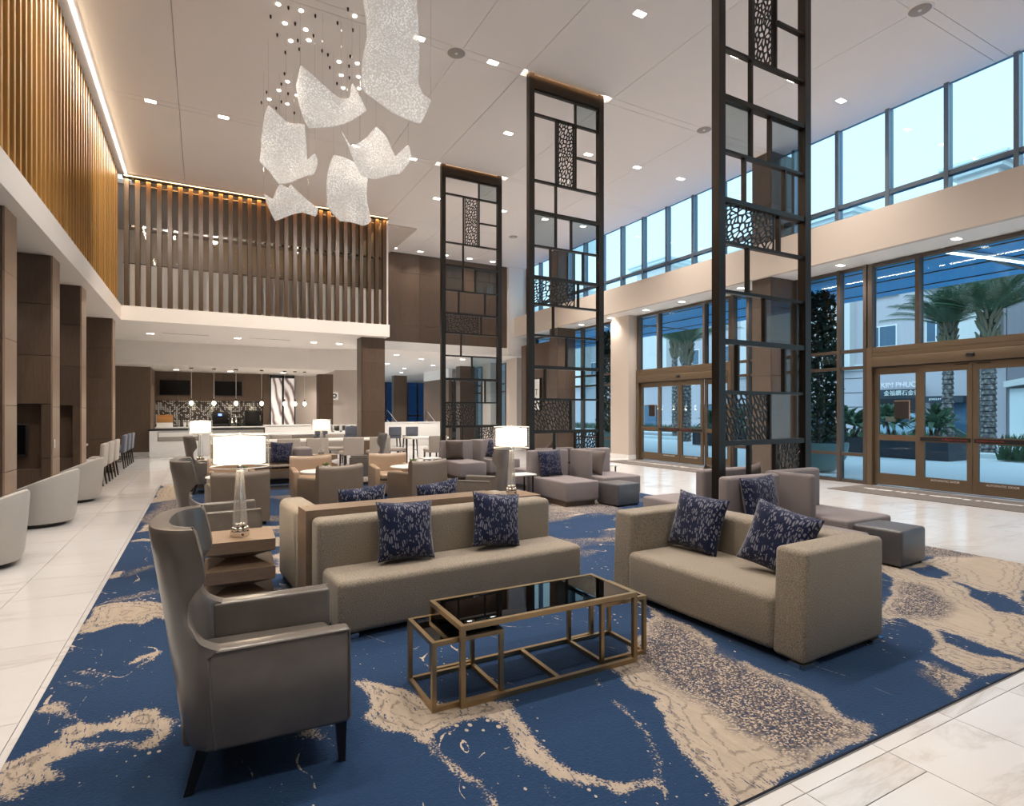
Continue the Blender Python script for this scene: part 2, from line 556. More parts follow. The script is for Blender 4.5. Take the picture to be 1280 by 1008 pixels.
for k in range(6):
    MB().box(-1.68 + k * 1.085, 16.82, 5.11, -0.61 + k * 1.085, 16.835, 6.0).build('pane', M['clearglass'], balc)
MB().box(-1.70, 16.79, 6.0, 4.83, 16.87, 6.05).build('handrail', M['chrome'], balc)
MB().box(-1.70, 16.77, 5.09, 4.83, 16.89, 5.11).build('base_rail', M['dbronze'], balc)
MB().box(-4.3, 16.5, 4.0, -4.2, 21.4, CZ).build('upper_side_wall', M['beige_paint'], balc)
MB().box(-4.3, 16.5, 3.95, 4.83, 21.4, 4.0).build('upper_floor', M['beige_paint'], balc)
# return of the balcony on the right
MB().box(4.70, 16.55, 4.0, 4.83, 19.75, CZ).build('return_wall', M['white_paint'], balc)

# ---- walls
wl = struct('wall_left')
MB().box(-4.35, -7, 0, -4.2, 25.5, SOF).build('wall_face', M['brown'], wl)
wf = struct('wall_front')
MB().box(-4.35, -7.2, 0, 11.9, -7.0, CZ + 0.3).build('wall_face', M['beige_paint'], wf)

def panel_grid(parent, mat, xs, zs, y0, y1, gap=0.006, name='panel'):
    for a, b in zip(xs[:-1], xs[1:]):
        for c, d in zip(zs[:-1], zs[1:]):
            MB().box(a + gap / 2, y0, c + gap / 2, b - gap / 2, y1, d - gap / 2).build(name, mat, parent)

# brown wood upper wall over the passage
wb = struct('wall_back')
MB().box(4.83, 19.83, 3.70, 11.4, 20.0, CZ).build('wall_core', M['dark_gap'], wb)
panel_grid(wb, M['brown'], [4.83, 6.55, 8.75, 10.53][0:1] + [5.45, 6.93, 8.75, 9.75, 10.53], [3.70, 4.55, 6.45, CZ], 19.79, 19.83)
MB().box(10.53, 19.62, 3.70, 11.4, 19.83, CZ).build('white_pier', M['white_paint'], wb)

# ---- left fins (wood portals with niches)
ROWS = [0.0, 0.10, 0.80, 1.52, 2.24, 2.96, SOF]
def fin(y0, niche, tv=False):
    c = struct('column', (0, y0, 0))
    MB().box(-4.2, 0.17, 0, -1.87, 0.45, SOF).build('core', M['dark_gap'], c)
    for z0, z1 in zip(ROWS[1:-1], ROWS[2:]):
        MB().box(-1.87, 0.0, z0 + 0.003, -1.85, 0.45, z1 - 0.003).build('panel', M['edge'], c)
    MB().box(-1.875, 0.01, 0, -1.86, 0.45, 0.10).build('plinth', M['dark_gap'], c)
    def fp(x0, x1, z0, z1):
        MB().box(x0 + 0.003, 0.0, z0 + 0.003, x1 - 0.003, 0.16, z1 - 0.003).build('panel', M['brown'], c)
    if niche:
        fp(-4.2, -3.0, 0.0, 1.56); fp(-1.98, -1.87, 0.0, 0.80); fp(-1.98, -1.87, 0.80, 1.56); fp(-3.0, -1.98, 0.0, 0.65)
        for z0, z1 in ((1.56, 2.24), (2.24, 2.96), (2.96, SOF)):
            fp(-4.2, -1.87, z0, z1)
        MB().box(-3.0, 0.15, 0.65, -1.98, 0.165, 1.56).build('niche_back', M['brown'], c)
    else:
        for z0, z1 in zip(ROWS[:-1], ROWS[1:]):
            if z1 - z0 > 0.2: fp(-4.2, -1.87, z0, z1)
    return c
for y0, nc in ((1.28, True), (3.5, True), (5.71, True), (7.92, True), (10.14, True), (12.33, True), (16.27, False)):
    fin(y0, nc)
t = thing('television', 'flat black television set in the wooden niche above the pale tub chairs', 'television', (-2.55, 10.25, 1.06))
MB().rbox(-0.40, -0.03, -0.22, 0.40, 0.02, 0.22, 0.008, 2).build('casing', M['black'], t)
MB().box(-0.385, -0.034, -0.205, 0.385, -0.0301, 0.205).build('display', M['screenglass'], t)
MB().box(-0.1, 0.02, -0.08, 0.1, 0.052, 0.08).build('wall_bracket', M['black'], t)

# ---- brown columns on the window side, panelled
def wood_col(x0, y0, x1, y1, z1, zs, mat='brown'):
    c = struct('column')
    MB().box(x0 + 0.02, y0 + 0.02, 0, x1, y1, z1).build('core', M['dark_gap'], c)
    for a, b in zip(zs[:-1], zs[1:]):
        MB().box(x0 + 0.004, y0, a + 0.003, x1, y0 + 0.019, b - 0.003).build('panel', M[mat], c)
        MB().box(x0, y0, a + 0.003, x0 + 0.0185, y1, b - 0.003).build('panel', M['brown_mid'], c)
    return c
CZS = [0.0, 0.75, 1.5, 2.25, 3.0, 3.75, 4.5, 5.25, 6.0, CZ]
wood_col(10.86, 8.20, 11.70, 8.68, CZ, CZS)
wood_col(10.86, 16.68, 11.62, 17.18, CZ, CZS)
wood_col(4.10, 16.80, 4.80, 17.35, SOF, [0, 0.73, 1.46, 2.19, 2.92, SOF])

# ---- right side: band over the storefront
wr = struct('wall_right')
MB().box(10.75, -7, 4.39, 10.87, 19.62, 5.13).build('band_face', M['beige_paint'], wr)
MB().box(10.87, -7, 4.39, 11.80, 19.62, 4.46).build('band_soffit', M['white_paint'], wr)
MB().box(10.87, -7, 5.03, 11.45, 19.62, 5.13).build('band_ledge', M['white_paint'], wr)
MB().box(11.45, -7, 4.46, 11.80, 19.62, 5.08).build('spandrel', M['mullion'], wr)
MB().box(11.36, 13.5, 0, 11.80, 14.36, 4.39).build('beige_pier', M['beige_paint'], wr)
MB().box(11.34, 13.48, 0, 11.81, 14.38, 0.14).build('pier_base', M['counter'], wr)

def storefront(n, ymull, x=11.75, rails=(0.03, 0.58, 2.345, 2.69), top=4.39, w=0.065):
    win = struct('window_%d' % n)
    for y in ymull:
        MB().box(x - 0.11, y - w / 2, 0, x + 0.05, y + w / 2, top).build('mullion', M['mullion'], win)
    for a, b in zip(ymull[:-1], ymull[1:]):
        zz = [r for r in rails] + [top - 0.03]
        for z in zz:
            MB().box(x - 0.08, a + w / 2, z - 0.032, x + 0.04, b - w / 2, z + 0.032).build('rail', M['mullion'], win)
        for z0, z1 in zip(zz[:-1], zz[1:]):
            MB().box(x - 0.012, a + w / 2, z0 + 0.032, x + 0.012, b - w / 2, z1 - 0.032).build('pane', M['glass'], win)
    return win
storefront(1, [14.40, 15.36, 16.36, 17.3, 18.3, 19.5])
storefront(2, [8.70, 9.44, 9.90])
storefront(3, [6.65, 7.19, 8.16])
storefront(4, [-7.0, -5.5, -4.0, -2.5, -1.0, 0.4, 1.7, 3.03])

# clerestory
cl = struct('window_5')
cy = [4.10 + 0.965 * k for k in range(-11, 17)]
for y in cy:
    MB().box(11.27, y - 0.035, 5.08, 11.43, y + 0.035, CZ).build('mullion', M['clermull'], cl)
for a, b in zip(cy[:-1], cy[1:]):
    MB().box(11.29, a + 0.035, 5.53, 11.41, b - 0.035, 5.61).build('rail', M['clermull'], cl)
    MB().box(11.29, a + 0.035, 5.13, 11.41, b - 0.035, 5.15).build('rail', M['clermull'], cl)
    for z0, z1 in ((5.15, 5.53), (5.61, CZ)):
        MB().box(11.34, a + 0.035, z0, 11.36, b - 0.035, z1).build('pane', M['glass'], cl)

# automatic sliding doors
def portal(n, y0):
    """y0: far end; runs towards the camera for 3.53 m"""
    d = struct('door_%d' % n, (11.75, y0, 0))
    L = 3.53
    for y in (-0.05, -L + 0.05):
        MB().box(-0.13, y - 0.05, 0, 0.06, y + 0.05, 2.72).build('jamb', M['bronze'], d)
        MB().box(-0.11, y - 0.04, 2.72, 0.05, y + 0.04, 4.36).build('mullion', M['mullion'], d)
    MB().rbox(-0.16, -L + 0.1, 2.33, -0.02, -0.1, 2.52, 0.012, 2).build('operator_box', M['bronze'], d)
    MB().box(-0.12, -L + 0.1, 2.525, 0.05, -0.1, 2.61).build('header', M['bronze'], d)
    MB().box(-0.11, -L + 0.1, 2.615, 0.05, -0.1, 2.72).build('header', M['bronze'], d)
    MB().box(-0.12, -L + 0.1, 2.312, 0.05, -0.1, 2.328).build('head_seal', M['black'], d)
    MB().box(-0.09, -L + 0.09, 4.31, 0.05, -0.09, 4.37).build('rail', M['mullion'], d)
    for y in (-0.90, -L + 0.90):
        MB().box(-0.11, y - 0.035, 2.72, 0.05, y + 0.035, 4.31).build('mullion', M['mullion'], d)
    for a, b in ((-0.865, -0.09), (-L + 0.935, -0.935), (-L + 0.09, -L + 0.865)):
        MB().box(-0.012, a, 2.72, 0.012, b, 4.31).build('pane', M['glass'], d)
    s = MB().rbox(-0.21, -L / 2 - 0.06, 2.40, -0.15, -L / 2 + 0.06, 2.47, 0.02, 3).build('motion_sensor', M['black'], d)
    ed = [-0.10, -0.93, -L / 2, -L + 0.93, -L + 0.10]
    for k in range(4):
        a, b = ed[k + 1], ed[k]
        slide = k in (1, 2)
        xo = -0.075 if slide else -0.02
        lf = put('leaf', None, d, (xo, 0, 0))
        MB().box(-0.025, b - 0.085, 0.03, 0.025, b - 0.004, 2.31).build('stile', M['bronze'], lf)
        MB().box(-0.025, a + 0.004, 0.03, 0.025, a + 0.085, 2.31).build('stile', M['bronze'], lf)
        for z0, z1 in ((0.03, 0.25), (0.895, 1.005), (2.18, 2.31)):
            MB().box(-0.024, a + 0.085, z0, 0.024, b - 0.085, z1).build('rail', M['bronze'], lf)
        for z0, z1 in ((0.25, 0.895), (1.005, 2.18)):
            MB().box(-0.008, a + 0.085, z0, 0.008, b - 0.085, z1).build('pane', M['glass'], lf)
        if slide:
            MB().box(-0.05, a + 0.03, 0.915, -0.0245, b - 0.03, 0.985).build('push_bar', M['black'], lf)
            yc = (a + b) / 2 + (-0.16 if k == 1 else 0.16)
            text('lettering', 'IN EMERGENCY PUSH TO OPEN', 0.027, M['red'], lf, (-0.052, yc, 0.95), (R(90), 0, R(-90)), 0.001)
            text('lettering', 'AUTOMATIC DOOR', 0.05, M['white'], lf, (-0.027, (a + b) / 2, 0.205), (R(90), 0, R(-90)), 0.001)
            MB().box(-0.035, (b - 0.26 if k == 2 else a + 0.06), 2.275, -0.0245, (b - 0.06 if k == 2 else a + 0.26), 2.29).build('lock_plate', M['black'], lf)
        else:
            text('lettering', 'PUSH TO OPEN', 0.027, M['red'], lf, (-0.027, (a + b) / 2, 0.955), (R(90), 0, R(-90)), 0.001)
    return d
portal(1, 6.60)
portal(2, 13.45)
for y, who in ((5.99, 'near'), (12.84, 'far')):
    s = thing('door_notice', 'brown notice plate on the glass of the %s sliding door' % ('nearer' if who == 'near' else 'farther'), 'sign', (11.70, y, 1.485))
    MB().box(-0.012, -0.13, -0.165, 0.0, 0.13, 0.165).build('plate', plain('notice_brown', (0.02, 0.014, 0.013), 0.5), s)
    MB().box(-0.014, -0.15, -0.18, -0.012, -0.13, 0.18).box(-0.014, -0.13, 0.165, -0.012, 0.13, 0.18).build('border', M['edge'], s)

# ---- rear of the hall, under the balcony
bk = struct('wall_bar')
MB().box(-4.2, 22.2, 0, -1.50, 22.5, 2.98).build('panel', M['brown_lt'], bk)
MB().box(-4.2, 22.17, 0, -1.48, 22.2, 0.13).build('baseboard', M['counter'], bk)
MB().box(-4.2, 20.95, 2.93, 3.3, 21.15, SOF).build('bulkhead', M['white_paint'], bk)
MB().prism([(3.3, 20.95), (4.83, 20.2), (4.83, 20.4), (3.3, 21.15)], 2, 2.93, SOF).build('bulkhead', M['white_paint'], bk)
MB().box(-4.2, 21.15, 2.93, 4.2, 25.4, 3.05).build('lower_ceiling', M['white_paint'], bk)
MB().box(-1.50, 24.5, 0, 2.15, 24.7, 2.95).build('wall_core', M['dark_gap'], bk)
panel_grid(bk, M['brown'], [-1.50, -0.78, -0.06, 0.66, 1.38, 2.10], [1.86, 2.93], 24.36, 24.5)
MB().box(-1.52, 22.5, 0, -1.50, 24.5, 2.93).build('panel', M['brown_lt'], bk)
MB().box(2.10, 24.3, 0, 2.30, 24.6, 2.93).build('panel', M['brown'], bk)
MB().box(2.15, 25.0, 0, 6.4, 25.2, SOF).build('rear_wall', M['beige_paint'], bk)

MB().box(-1.50, 24.43, 0.80, 2.10, 24.5, 1.86).build('backsplash', M['screenglass'], bk)
mos = [MB(), MB()]                           # glass mosaic sticks laid on the diagonal, a few pixels each
rng = random.Random(11)
pz = 0.072
for i in range(50):
    for j in range(15):
        x = -1.47 + i * pz; z = 0.83 + j * pz
        sg_ = 1 if ((i // 7) + (j // 8)) % 2 == 0 else -1
        ln_, wd_ = 0.034, 0.0125
        cx_ = [(-ln_, -wd_), (ln_, -wd_), (ln_, wd_), (-ln_, wd_)]
        q_ = [(x + 0.7071 * (a - sg_ * b_), z + 0.7071 * (sg_ * a + b_)) for a, b_ in cx_]
        mos[0 if rng.random() < 0.62 else 1].add([(a, 24.418, b_) for a, b_ in q_] + [(a, 24.431, b_) for a, b_ in q_], [(3, 2, 1, 0), (0, 1, 5, 4), (1, 2, 6, 5), (2, 3, 7, 6), (3, 0, 4, 7)])
for mb_, mt_ in zip(mos, (M["white"], M["taupe"])):
    mb_.build('mosaic_tiles', mt_, bk)['kind'] = 'stuff'

# passage beyond the balcony column
ph = struct('wall_passage')
MB().box(11.0, 27.0, 0, 11.2, 30.7, 3.15).build('brown_wall', M['brown_lt'], ph)
MB().box(11.0, 27.0, 3.15, 11.2, 30.7, SOF).build('soffit_drop', M['white_paint'], ph)
MB().box(-4.2, 41.5, 0, 11.2, 41.7, SOF).build('end_wall', M['dark_gap'], ph)
MB().box(16.0, 27.0, 0, 16.2, 41.7, SOF).build('side_wall', M['dark_gap'], ph)
MB().box(11.9, 26.9, 0, 16.0, 27.0, SOF).build('side_wall', M['beige_paint'], ph)
MB().box(11.9, 27.0, SOF, 16.2, 41.7, SOF + 0.3).build('passage_ceiling', M['white_paint'], ph)
MB().box(11.9, 27.0, -0.1, 16.2, 41.7, 0.0).build('passage_floor', M['marble'], ph)
MB().box(11.0, 17.19, 0, 11.1, 18.95, 4.0).build('panel', M['brown'], ph)
MB().box(10.9, 18.95, 0, 11.3, 19.3, 4.0).build('panel', M['brown'], ph)
MB().box(11.25, 20.3, 0, 11.75, 21.2, SOF).build('beige_pier', M['beige_paint'], ph)
MB().box(11.35, 22.9, 0, 11.75, 23.7, SOF).build('beige_pier', M['beige_paint'], ph)
wood_col(10.86, 25.2, 11.62, 25.7, SOF, [0, 0.9, 1.8, 2.7, SOF])
wood_col(10.2, 33.7, 11.0, 34.2, SOF, [0, 0.9, 1.8, 2.7, SOF], 'brown_lt')
storefront(6, [21.25, 22.05, 22.85, 23.75, 24.5, 25.2, 26.0, 26.85], x=11.75, top=3.6)
rw = struct('window_7')
for k in range(7):
    x = 11.2 + 0.8 * k
    MB().box(x - 0.05, 41.5, 0, x + 0.05, 41.65, SOF).build('mullion', M['mullion'], rw)
    if k < 6:
        MB().box(x + 0.05, 41.52, 1.1, x + 0.75, 41.6, 1.2).build('rail', M['mullion'], rw)
        MB().box(x + 0.05, 41.55, 0.05, x + 0.75, 41.57, SOF).build('pane', M['dimglass'], rw)

# ---- rail and lit planter wall in the passage
pl = thing('planter_wall', 'low white lit wall with a glass top by the far passage', 'counter', (8.0, 24.0, 0))
MB().rbox(-1.4, -0.3, 0.0, 1.5, 0.3, 0.97, 0.01, 2).build('body', M['white'], pl)
MB().box(-1.42, -0.32, 0.97, 1.52, 0.32, 1.01).build('cap', M['counter'], pl)
for q, x in enumerate((7.15, 8.95)):
    hr = thing('stair_rail', 'thin chrome stair handrail %s the far wooden column' % ('left of' if q == 0 else 'right of'), 'railing', (x, 24.7, 0))
    MB().tube([(0, 0, 0), (0, 0, 1.55), (0.5, 0, 0.95)], 0.022).build('top_rail', M['chrome'], hr)
    MB().tube([(0.5, 0, 0.95), (0.5, 0, 0)], 0.02).build('post', M['chrome'], hr)
    MB().tube([(0, 0, 1.1), (0.5, 0, 0.55)], 0.014).build('lower_rail', M['chrome'], hr)

# ================================================================ METAL SCREENS WITH CUT LATTICE
def lattice(w, h, seed, cell=0.062, ang=0.9, stretch=1.9, bar=0.0085, depth=0.012, frame=0.012):
    """organic laser-cut plate: cells of a stretched Voronoi diagram, each cell a rim around a rounded hole"""
    rng = random.Random(seed)
    n = int(w * h / (cell * cell * 0.9))
    ca, sa = math.cos(ang), math.sin(ang)
    def fwd(p, ):
        a = p[0] * ca + p[1] * sa; b = -p[0] * sa + p[1] * ca
        return (a / stretch, b)
    pts = []
    tries = 0
    while len(pts) < n and tries < 20000:
        tries += 1
        p = (rng.uniform(0, w), rng.uniform(0, h)); q = fwd(p)
        if all((q[0] - r[0]) ** 2 + (q[1] - r[1]) ** 2 > (cell * 0.42) ** 2 for _, r in pts):
            pts.append((p, q))
    mb = MB()
    d = depth / 2
    for i, (p, q) in enumerate(pts):
        poly = [(0, 0), (w, 0), (w, h), (0, h)]
        near = sorted(range(len(pts)), key=lambda k: (pts[k][1][0] - q[0]) ** 2 + (pts[k][1][1] - q[1]) ** 2)[1:26]
        for k in near:
            r = pts[k][1]
            nx, ny = r[0] - q[0], r[1] - q[1]
            c = (r[0] ** 2 + r[1] ** 2 - q[0] ** 2 - q[1] ** 2) / 2
            # n . fwd(x) <= c  -> linear in x
            A = nx * ca / stretch - ny * sa; B = nx * sa / stretch + ny * ca
            out = []
            for a, b in zip(poly, poly[1:] + poly[:1]):
                fa = A * a[0] + B * a[1] - c; fb = A * b[0] + B * b[1] - c
                if fa <= 0: out.append(a)
                if fa * fb < 0:
                    u = fa / (fa - fb); out.append((a[0] + (b[0] - a[0]) * u, a[1] + (b[1] - a[1]) * u))
            poly = out
            if len(poly) < 3: break
        if len(poly) < 3: continue
        outer = []
        for a, b in zip(poly, poly[1:] + poly[:1]):
            for u in (0, 1 / 3, 2 / 3):
                outer.append((a[0] + (b[0] - a[0]) * u, a[1] + (b[1] - a[1]) * u))
        cx = sum(a[0] for a in outer) / len(outer); cy = sum(a[1] for a in outer) / len(outer)
        inner = []
        for a in outer:
            l = math.hypot(a[0] - cx, a[1] - cy)
            f = max(0.12, 1 - bar * 1.15 / max(l, 1e-4))
            inner.append((cx + (a[0] - cx) * f, cy + (a[1] - cy) * f))
        for _ in range(2):
            inner = [((inner[k - 1][0] + 2 * inner[k][0] + inner[(k + 1) % len(inner)][0]) / 4, (inner[k - 1][1] + 2 * inner[k][1] + inner[(k + 1) % len(inner)][1]) / 4) for k in range(len(inner))]
        N = len(outer)
        vs = [(a[0], -d, a[1]) for a in outer] + [(a[0], -d, a[1]) for a in inner] + [(a[0], d, a[1]) for a in outer] + [(a[0], d, a[1]) for a in inner]
        fs = []
        for k in range(N):
            k2 = (k + 1) % N
            fs += [(k, k2, N + k2, N + k), (2 * N + k2, 2 * N + k, 3 * N + k, 3 * N + k2), (N + k, N + k2, 3 * N + k2, 3 * N + k)]
        mb.add(vs, fs)
    mb.box(-frame, -d * 1.5, 0, 0, d * 1.5, h).box(w, -d * 1.5, 0, w + frame, d * 1.5, h)
    return mb

XI0, XI1 = 0.10, 1.455               # inner faces of the posts (post outer width 1.56)
SX = 4.835
def fx(px): return px - SX
RZ = [0.56, 1.11, 1.665, 2.21, 2.755, 3.285, 3.74, 4.275, 4.85, 5.385, 6.51, 6.91]
LAT = [lattice(0.30, 6.50 - 5.40, 1, 0.066, 1.05), lattice(0.82, 0.42, 2, 0.066, 0.6), lattice(0.76, 0.52, 3, 0.072, 2.2), lattice(0.44, 0.50, 4, 0.06, 1.25)]
LATM = [l.mesh('lattice', M['dbronze']) for l in LAT]
def screen(y, label):
    s = thing('metal_screen', label, 'screen', (SX, y, 0), 0, 'bronze floor-to-ceiling screens')
    D = 0.05
    top = CZ + 0.04
    for x0, x1 in ((0.0, XI0), (XI1, 1.56)):
        MB().box(x0, -D, 0, x1, D, top).build('post', M['dbronze'], s)
        MB().box(x0 - 0.02, -D - 0.02, 0, x1 + 0.02, D + 0.02, 0.012).build('base_plate', M['dbronze'], s)
    MB().box(XI0, -0.045, 6.93, XI1, 0.045, CZ + 0.02).build('header', M['dbronze'], s)
    thick = (1.11, 2.21, 3.74, 4.85)
    for z in RZ[:-1] + [6.915, 0.05]:
        h = 0.028 if z in thick else 0.016
        MB().box(XI0, -0.03 if z not in thick else -0.04, z - h, XI1, 0.03 if z not in thick else 0.04, z + h).build('rail', M['dbronze'], s)
    MB().box(fx(5.83), -0.028, 5.95 - 0.014, XI1, 0.028, 5.95 + 0.014).build('rail', M['dbronze'], s)
    def vert(x, z0, z1, w=0.014):
        MB().box(x - w, -0.026, z0 + 0.016, x + w, 0.026, z1 - 0.016).build('upright', M['dbronze'], s)
    vert(fx(5.80), 6.51, 6.91); vert(fx(5.40), 5.385, 6.51); vert(fx(5.80), 5.385, 6.51)
    vert(fx(5.39), 4.85, 5.385); vert(fx(5.39), 4.275, 4.85); vert(fx(5.71), 4.275, 4.85)
    vert(fx(5.28), 3.74, 4.275); vert(fx(5.965), 3.74, 4.275); vert(fx(5.86), 3.285, 3.74); vert(fx(5.335), 2.755, 3.285)
    vert(fx(5.615), 2.21, 2.755); vert(fx(5.17), 1.665, 2.21); vert(fx(5.96), 1.665, 2.21); vert(fx(5.70), 1.11, 1.665)
    vert(fx(5.36), 0.56, 1.11); vert(fx(5.80), 0.56, 1.11); vert(fx(5.6), 0.05, 0.56)
    for me, x, z in ((LATM[0], fx(5.45), 5.40), (LATM[1], fx(4.955), 3.305), (LATM[2], fx(4.952), 1.128), (LATM[3], fx(5.82), 0.585)):
        put('lattice', me, s, (x, 0, z))
    def pane(x0, x1, z0, z1, mt):
        MB().box(x0, -0.006, z0 + 0.016, x1, 0.006, z1 - 0.016).build('pane', M[mt], s)
    pane(fx(5.815), XI1, 6.51, 6.91, 'greyglass'); pane(XI0, fx(5.375), 4.275, 4.85, 'greyglass'); pane(fx(5.725), XI1, 4.275, 4.85, 'greyglass')
    pane(fx(5.63), XI1, 2.21, 2.755, 'greyglass'); pane(fx(5.975), XI1, 1.665, 2.21, 'greyglass'); pane(fx(5.72), XI1, 1.11, 1.665, 'clearglass')
    return s
screen(4.33, 'bronze lattice screen nearest the camera, rising behind the right-hand loveseat')
screen(8.33, 'middle bronze lattice screen behind the lilac bench and charcoal ottoman')
screen(12.33, 'farthest bronze lattice screen in front of the brown wood upper wall')

# ================================================================ SLAT SCREENS ON THE BALCONY
sl = thing('slat_screen', 'long wooden slat screen, warm light put into its gold colour, along the left balcony edge', 'screen', (-1.83, 0, 4.0))
sm = MB().box(-0.09, -0.033, 0.0, 0.09, 0.033, CZ - 4.0 - 0.02).mesh('slat', M['slat_lit'])
n = 0
y = 4.0
while y < 16.3:
    put('slat', sm, sl, (0, y, 0)); y += 0.224
MB().box(0.03, 3.9, CZ - 4.0 - 0.019, 0.07, 16.35, CZ - 4.0).build('top_track', M['dbronze'], sl)
sb = thing('slat_screen', 'brown wooden slat screen with glowing tops across the rear balcony', 'screen', (0, 16.50, 4.0))
sm2 = MB().box(-0.049, -0.10, 0.0, 0.049, 0.10, CZ - 4.0 - 0.09).mesh('slat', M['slat'])
x = -1.60
while x < 4.78:
    put('slat', sm2, sb, (x, 0, 0)); x += 0.2245
MB().box(-1.68, -0.09, CZ - 4.0 - 0.04, 4.80, 0.09, CZ - 4.0 - 0.005).build('top_track', M['dbronze'], sb)
for q in range(8):
    MB().box(-1.5 + 0.8 * q, -0.02, CZ - 4.06, -1.46 + 0.8 * q, 0.02, CZ - 4.045).build('track_bolt', M['dbronze'], sb)

# ================================================================ OUTSIDE
M['stucco'] = plain('stucco', (0.50, 0.455, 0.48), 0.9)
M['stucco2'] = plain('stucco_cream', (0.66, 0.64, 0.62), 0.9)
M['cornice'] = plain('cornice', (0.70, 0.75, 0.75), 0.8)
M['pav'] = plain('concrete_paving', (0.78, 0.79, 0.80), 0.85)
M['asph'] = plain('asphalt', (0.26, 0.27, 0.29), 0.9)
M['winblue'] = plain('far_window', (0.06, 0.12, 0.19), 0.15)
M['canopy'] = plain('canopy_soffit', (0.07, 0.42, 0.85), 0.5)  # saturated blue carries the cool daylight cast in the colour
M['hedge'] = plain('hedge_green', (0.05, 0.10, 0.05), 0.9)
M['planter'] = plain('charcoal_planter', (0.035, 0.045, 0.06), 0.55)
M['bowl'] = plain('teal_planter', (0.14, 0.24, 0.25), 0.4)
M['frond'] = plain('palm_frond', (0.09, 0.16, 0.09), 0.7)
M['ficus'] = plain('dark_foliage', (0.018, 0.045, 0.028), 0.8)
M['skirt'] = plain('palm_skirt', (0.17, 0.15, 0.10), 0.9)
m, tt, b = new_mat('palm_bark')
wv = nd(tt, 'ShaderNodeTexVoronoi'); wv.inputs['Scale'].default_value = 9
tt.links.new(mapping(tt, opos(tt), (1, 1, 0.8)), wv.inputs['Vector'])
tt.links.new(ramp(tt, wv.outputs[0], [(0.15, (0.30, 0.26, 0.23)), (0.6, (0.06, 0.05, 0.05))]), b.inputs['Base Color'])
M['bark'] = m

pav = struct('pavement')
MB().box(11.82, -12, -0.25, 21.6, 60, -0.02).build('forecourt', M['pav'], pav)
MB().box(21.6, -12, -0.25, 22.4, 60, 0.12).build('kerb', M['cornice'], pav)
MB().box(22.4, -12, -0.25, 28.0, 60, -0.03).build('road', M['asph'], pav)
MB().box(28.0, -12, -0.25, 120, 60, 0.05).build('far_ground', M['pav'], pav)
MB().box(11.82, -12, 5.2, 16.5, 40, 5.45).build('canopy_top', M['canopy'], pav)
can = struct('roof')
MB().box(11.85, -12, 4.62, 16.5, 40, 5.2).build('canopy_body', M['canopy'], can)
for k in range(9):
    MB().box(12.0, -10 + 5.2 * k, 4.60, 16.4, -9.9 + 5.2 * k, 4.62).build('canopy_joint', M['mullion'], can)
for k in range(3):
    MB().box(13.2 + k * 1.3, -12, 4.60, 13.25 + k * 1.3, 40, 4.619).build('canopy_joint', M['mullion'], can)
tl = thing('glow_strip', 'white glowing strip under the outside canopy', 'lamp', (13.8, 5.5, 4.58))
MB().box(-1.3, -0.06, -0.035, 1.3, 0.06, 0.015).build('housing', M['white'], tl)
MB().box(-1.28, -0.045, -0.05, 1.28, 0.045, -0.0351).build('tube', M['led'], tl)  # white emissive bar under the canopy
tl.rotation_euler = (0, 0, -0.16)

# street block: stucco part with punched windows, stone wing, towers
bd = thing('apartment_building', 'long pale stucco building with towers across the street', 'building', (32, 0, 0))
MB().box(0, 12, 0, 12, 70, 10.2).build('wall', M['stucco'], bd)
MB().box(-0.25, 12, 10.2, 12, 70, 10.8).build('cornice', M['cornice'], bd)
MB().box(-0.15, 12, 3.75, 0, 70, 4.05).build('string_course', M['cornice'], bd)
for yy, w, h in ((12.1, 1.6, 12.5), (18.8, 2.4, 12.2), (24.5, 1.6, 11.6), (33.0, 3.4, 12.8), (43.5, 5.0, 12.2), (57, 6, 13.0)):
    tw = MB().box(-0.5, yy, 3.9, 3, yy + w, h).build('tower', M['stucco2'], bd)
    MB().box(-0.75, yy - 0.25, h, 3.2, yy + w + 0.25, h + 0.2).box(-0.95, yy - 0.45, h + 0.2, 3.4, yy + w + 0.45, h + 0.42).box(-1.05, yy - 0.55, h + 0.42, 3.4, yy + w + 0.55, h + 0.55).build('tower_cornice', M['cornice'], tw)
k = 0
for row, z0 in enumerate((4.9, 7.7)):
    for yy in (13.9, 16.6, 20.6, 24.8, 27.4, 30.1, 36.5, 39.2, 42, 49, 52):
        f = MB().box(-0.05, yy, z0, 0.02, yy + 1.35, z0 + 1.15).build('window', M['white'], bd)
        MB().box(-0.07, yy + 0.06, z0 + 0.06, -0.04, yy + 0.85, z0 + 1.09).box(-0.07, yy + 0.92, z0 + 0.06, -0.04, yy + 1.29, z0 + 1.09).build('pane', M['winblue'], f)
        MB().box(-0.14, yy - 0.1, z0 - 0.12, 0.0, yy + 1.45, z0).build('sill', M['cornice'], f)
for yy in (12.6, 20.0, 22.2, 26.2, 28.5, 31, 34.5, 38, 41):
    f = MB().box(-0.06, yy, 0.1, 0.02, yy + 1.5, 2.0).build('shop_window', M['mullion'], bd)
    MB().box(-0.08, yy + 0.08, 0.3, -0.05, yy + 1.42, 1.9).build('pane', M['winblue'], f)
for z in (0.9, 1.7, 2.5, 3.3):
    MB().box(-0.02, 18.4, z, 0.0, 20.0, z + 0.03).build('groove', M['dark_gap'], bd)
sg = thing('shop_sign', 'dark jewellery shop fascia with pale letters and Chinese characters across the street', 'sign', (31.7, 16.4, 2.55))
MB().box(-0.1, -1.1, -0.42, 0.28, 1.35, 0.06).build('fascia', M['planter'], sg)
MB().box(-0.3, -1.1, -1.0, 0.28, 1.35, -0.42).build('awning', M['black'], sg)
pinkw = plain('sign_letter', (0.95, 0.82, 0.82), 0.5)
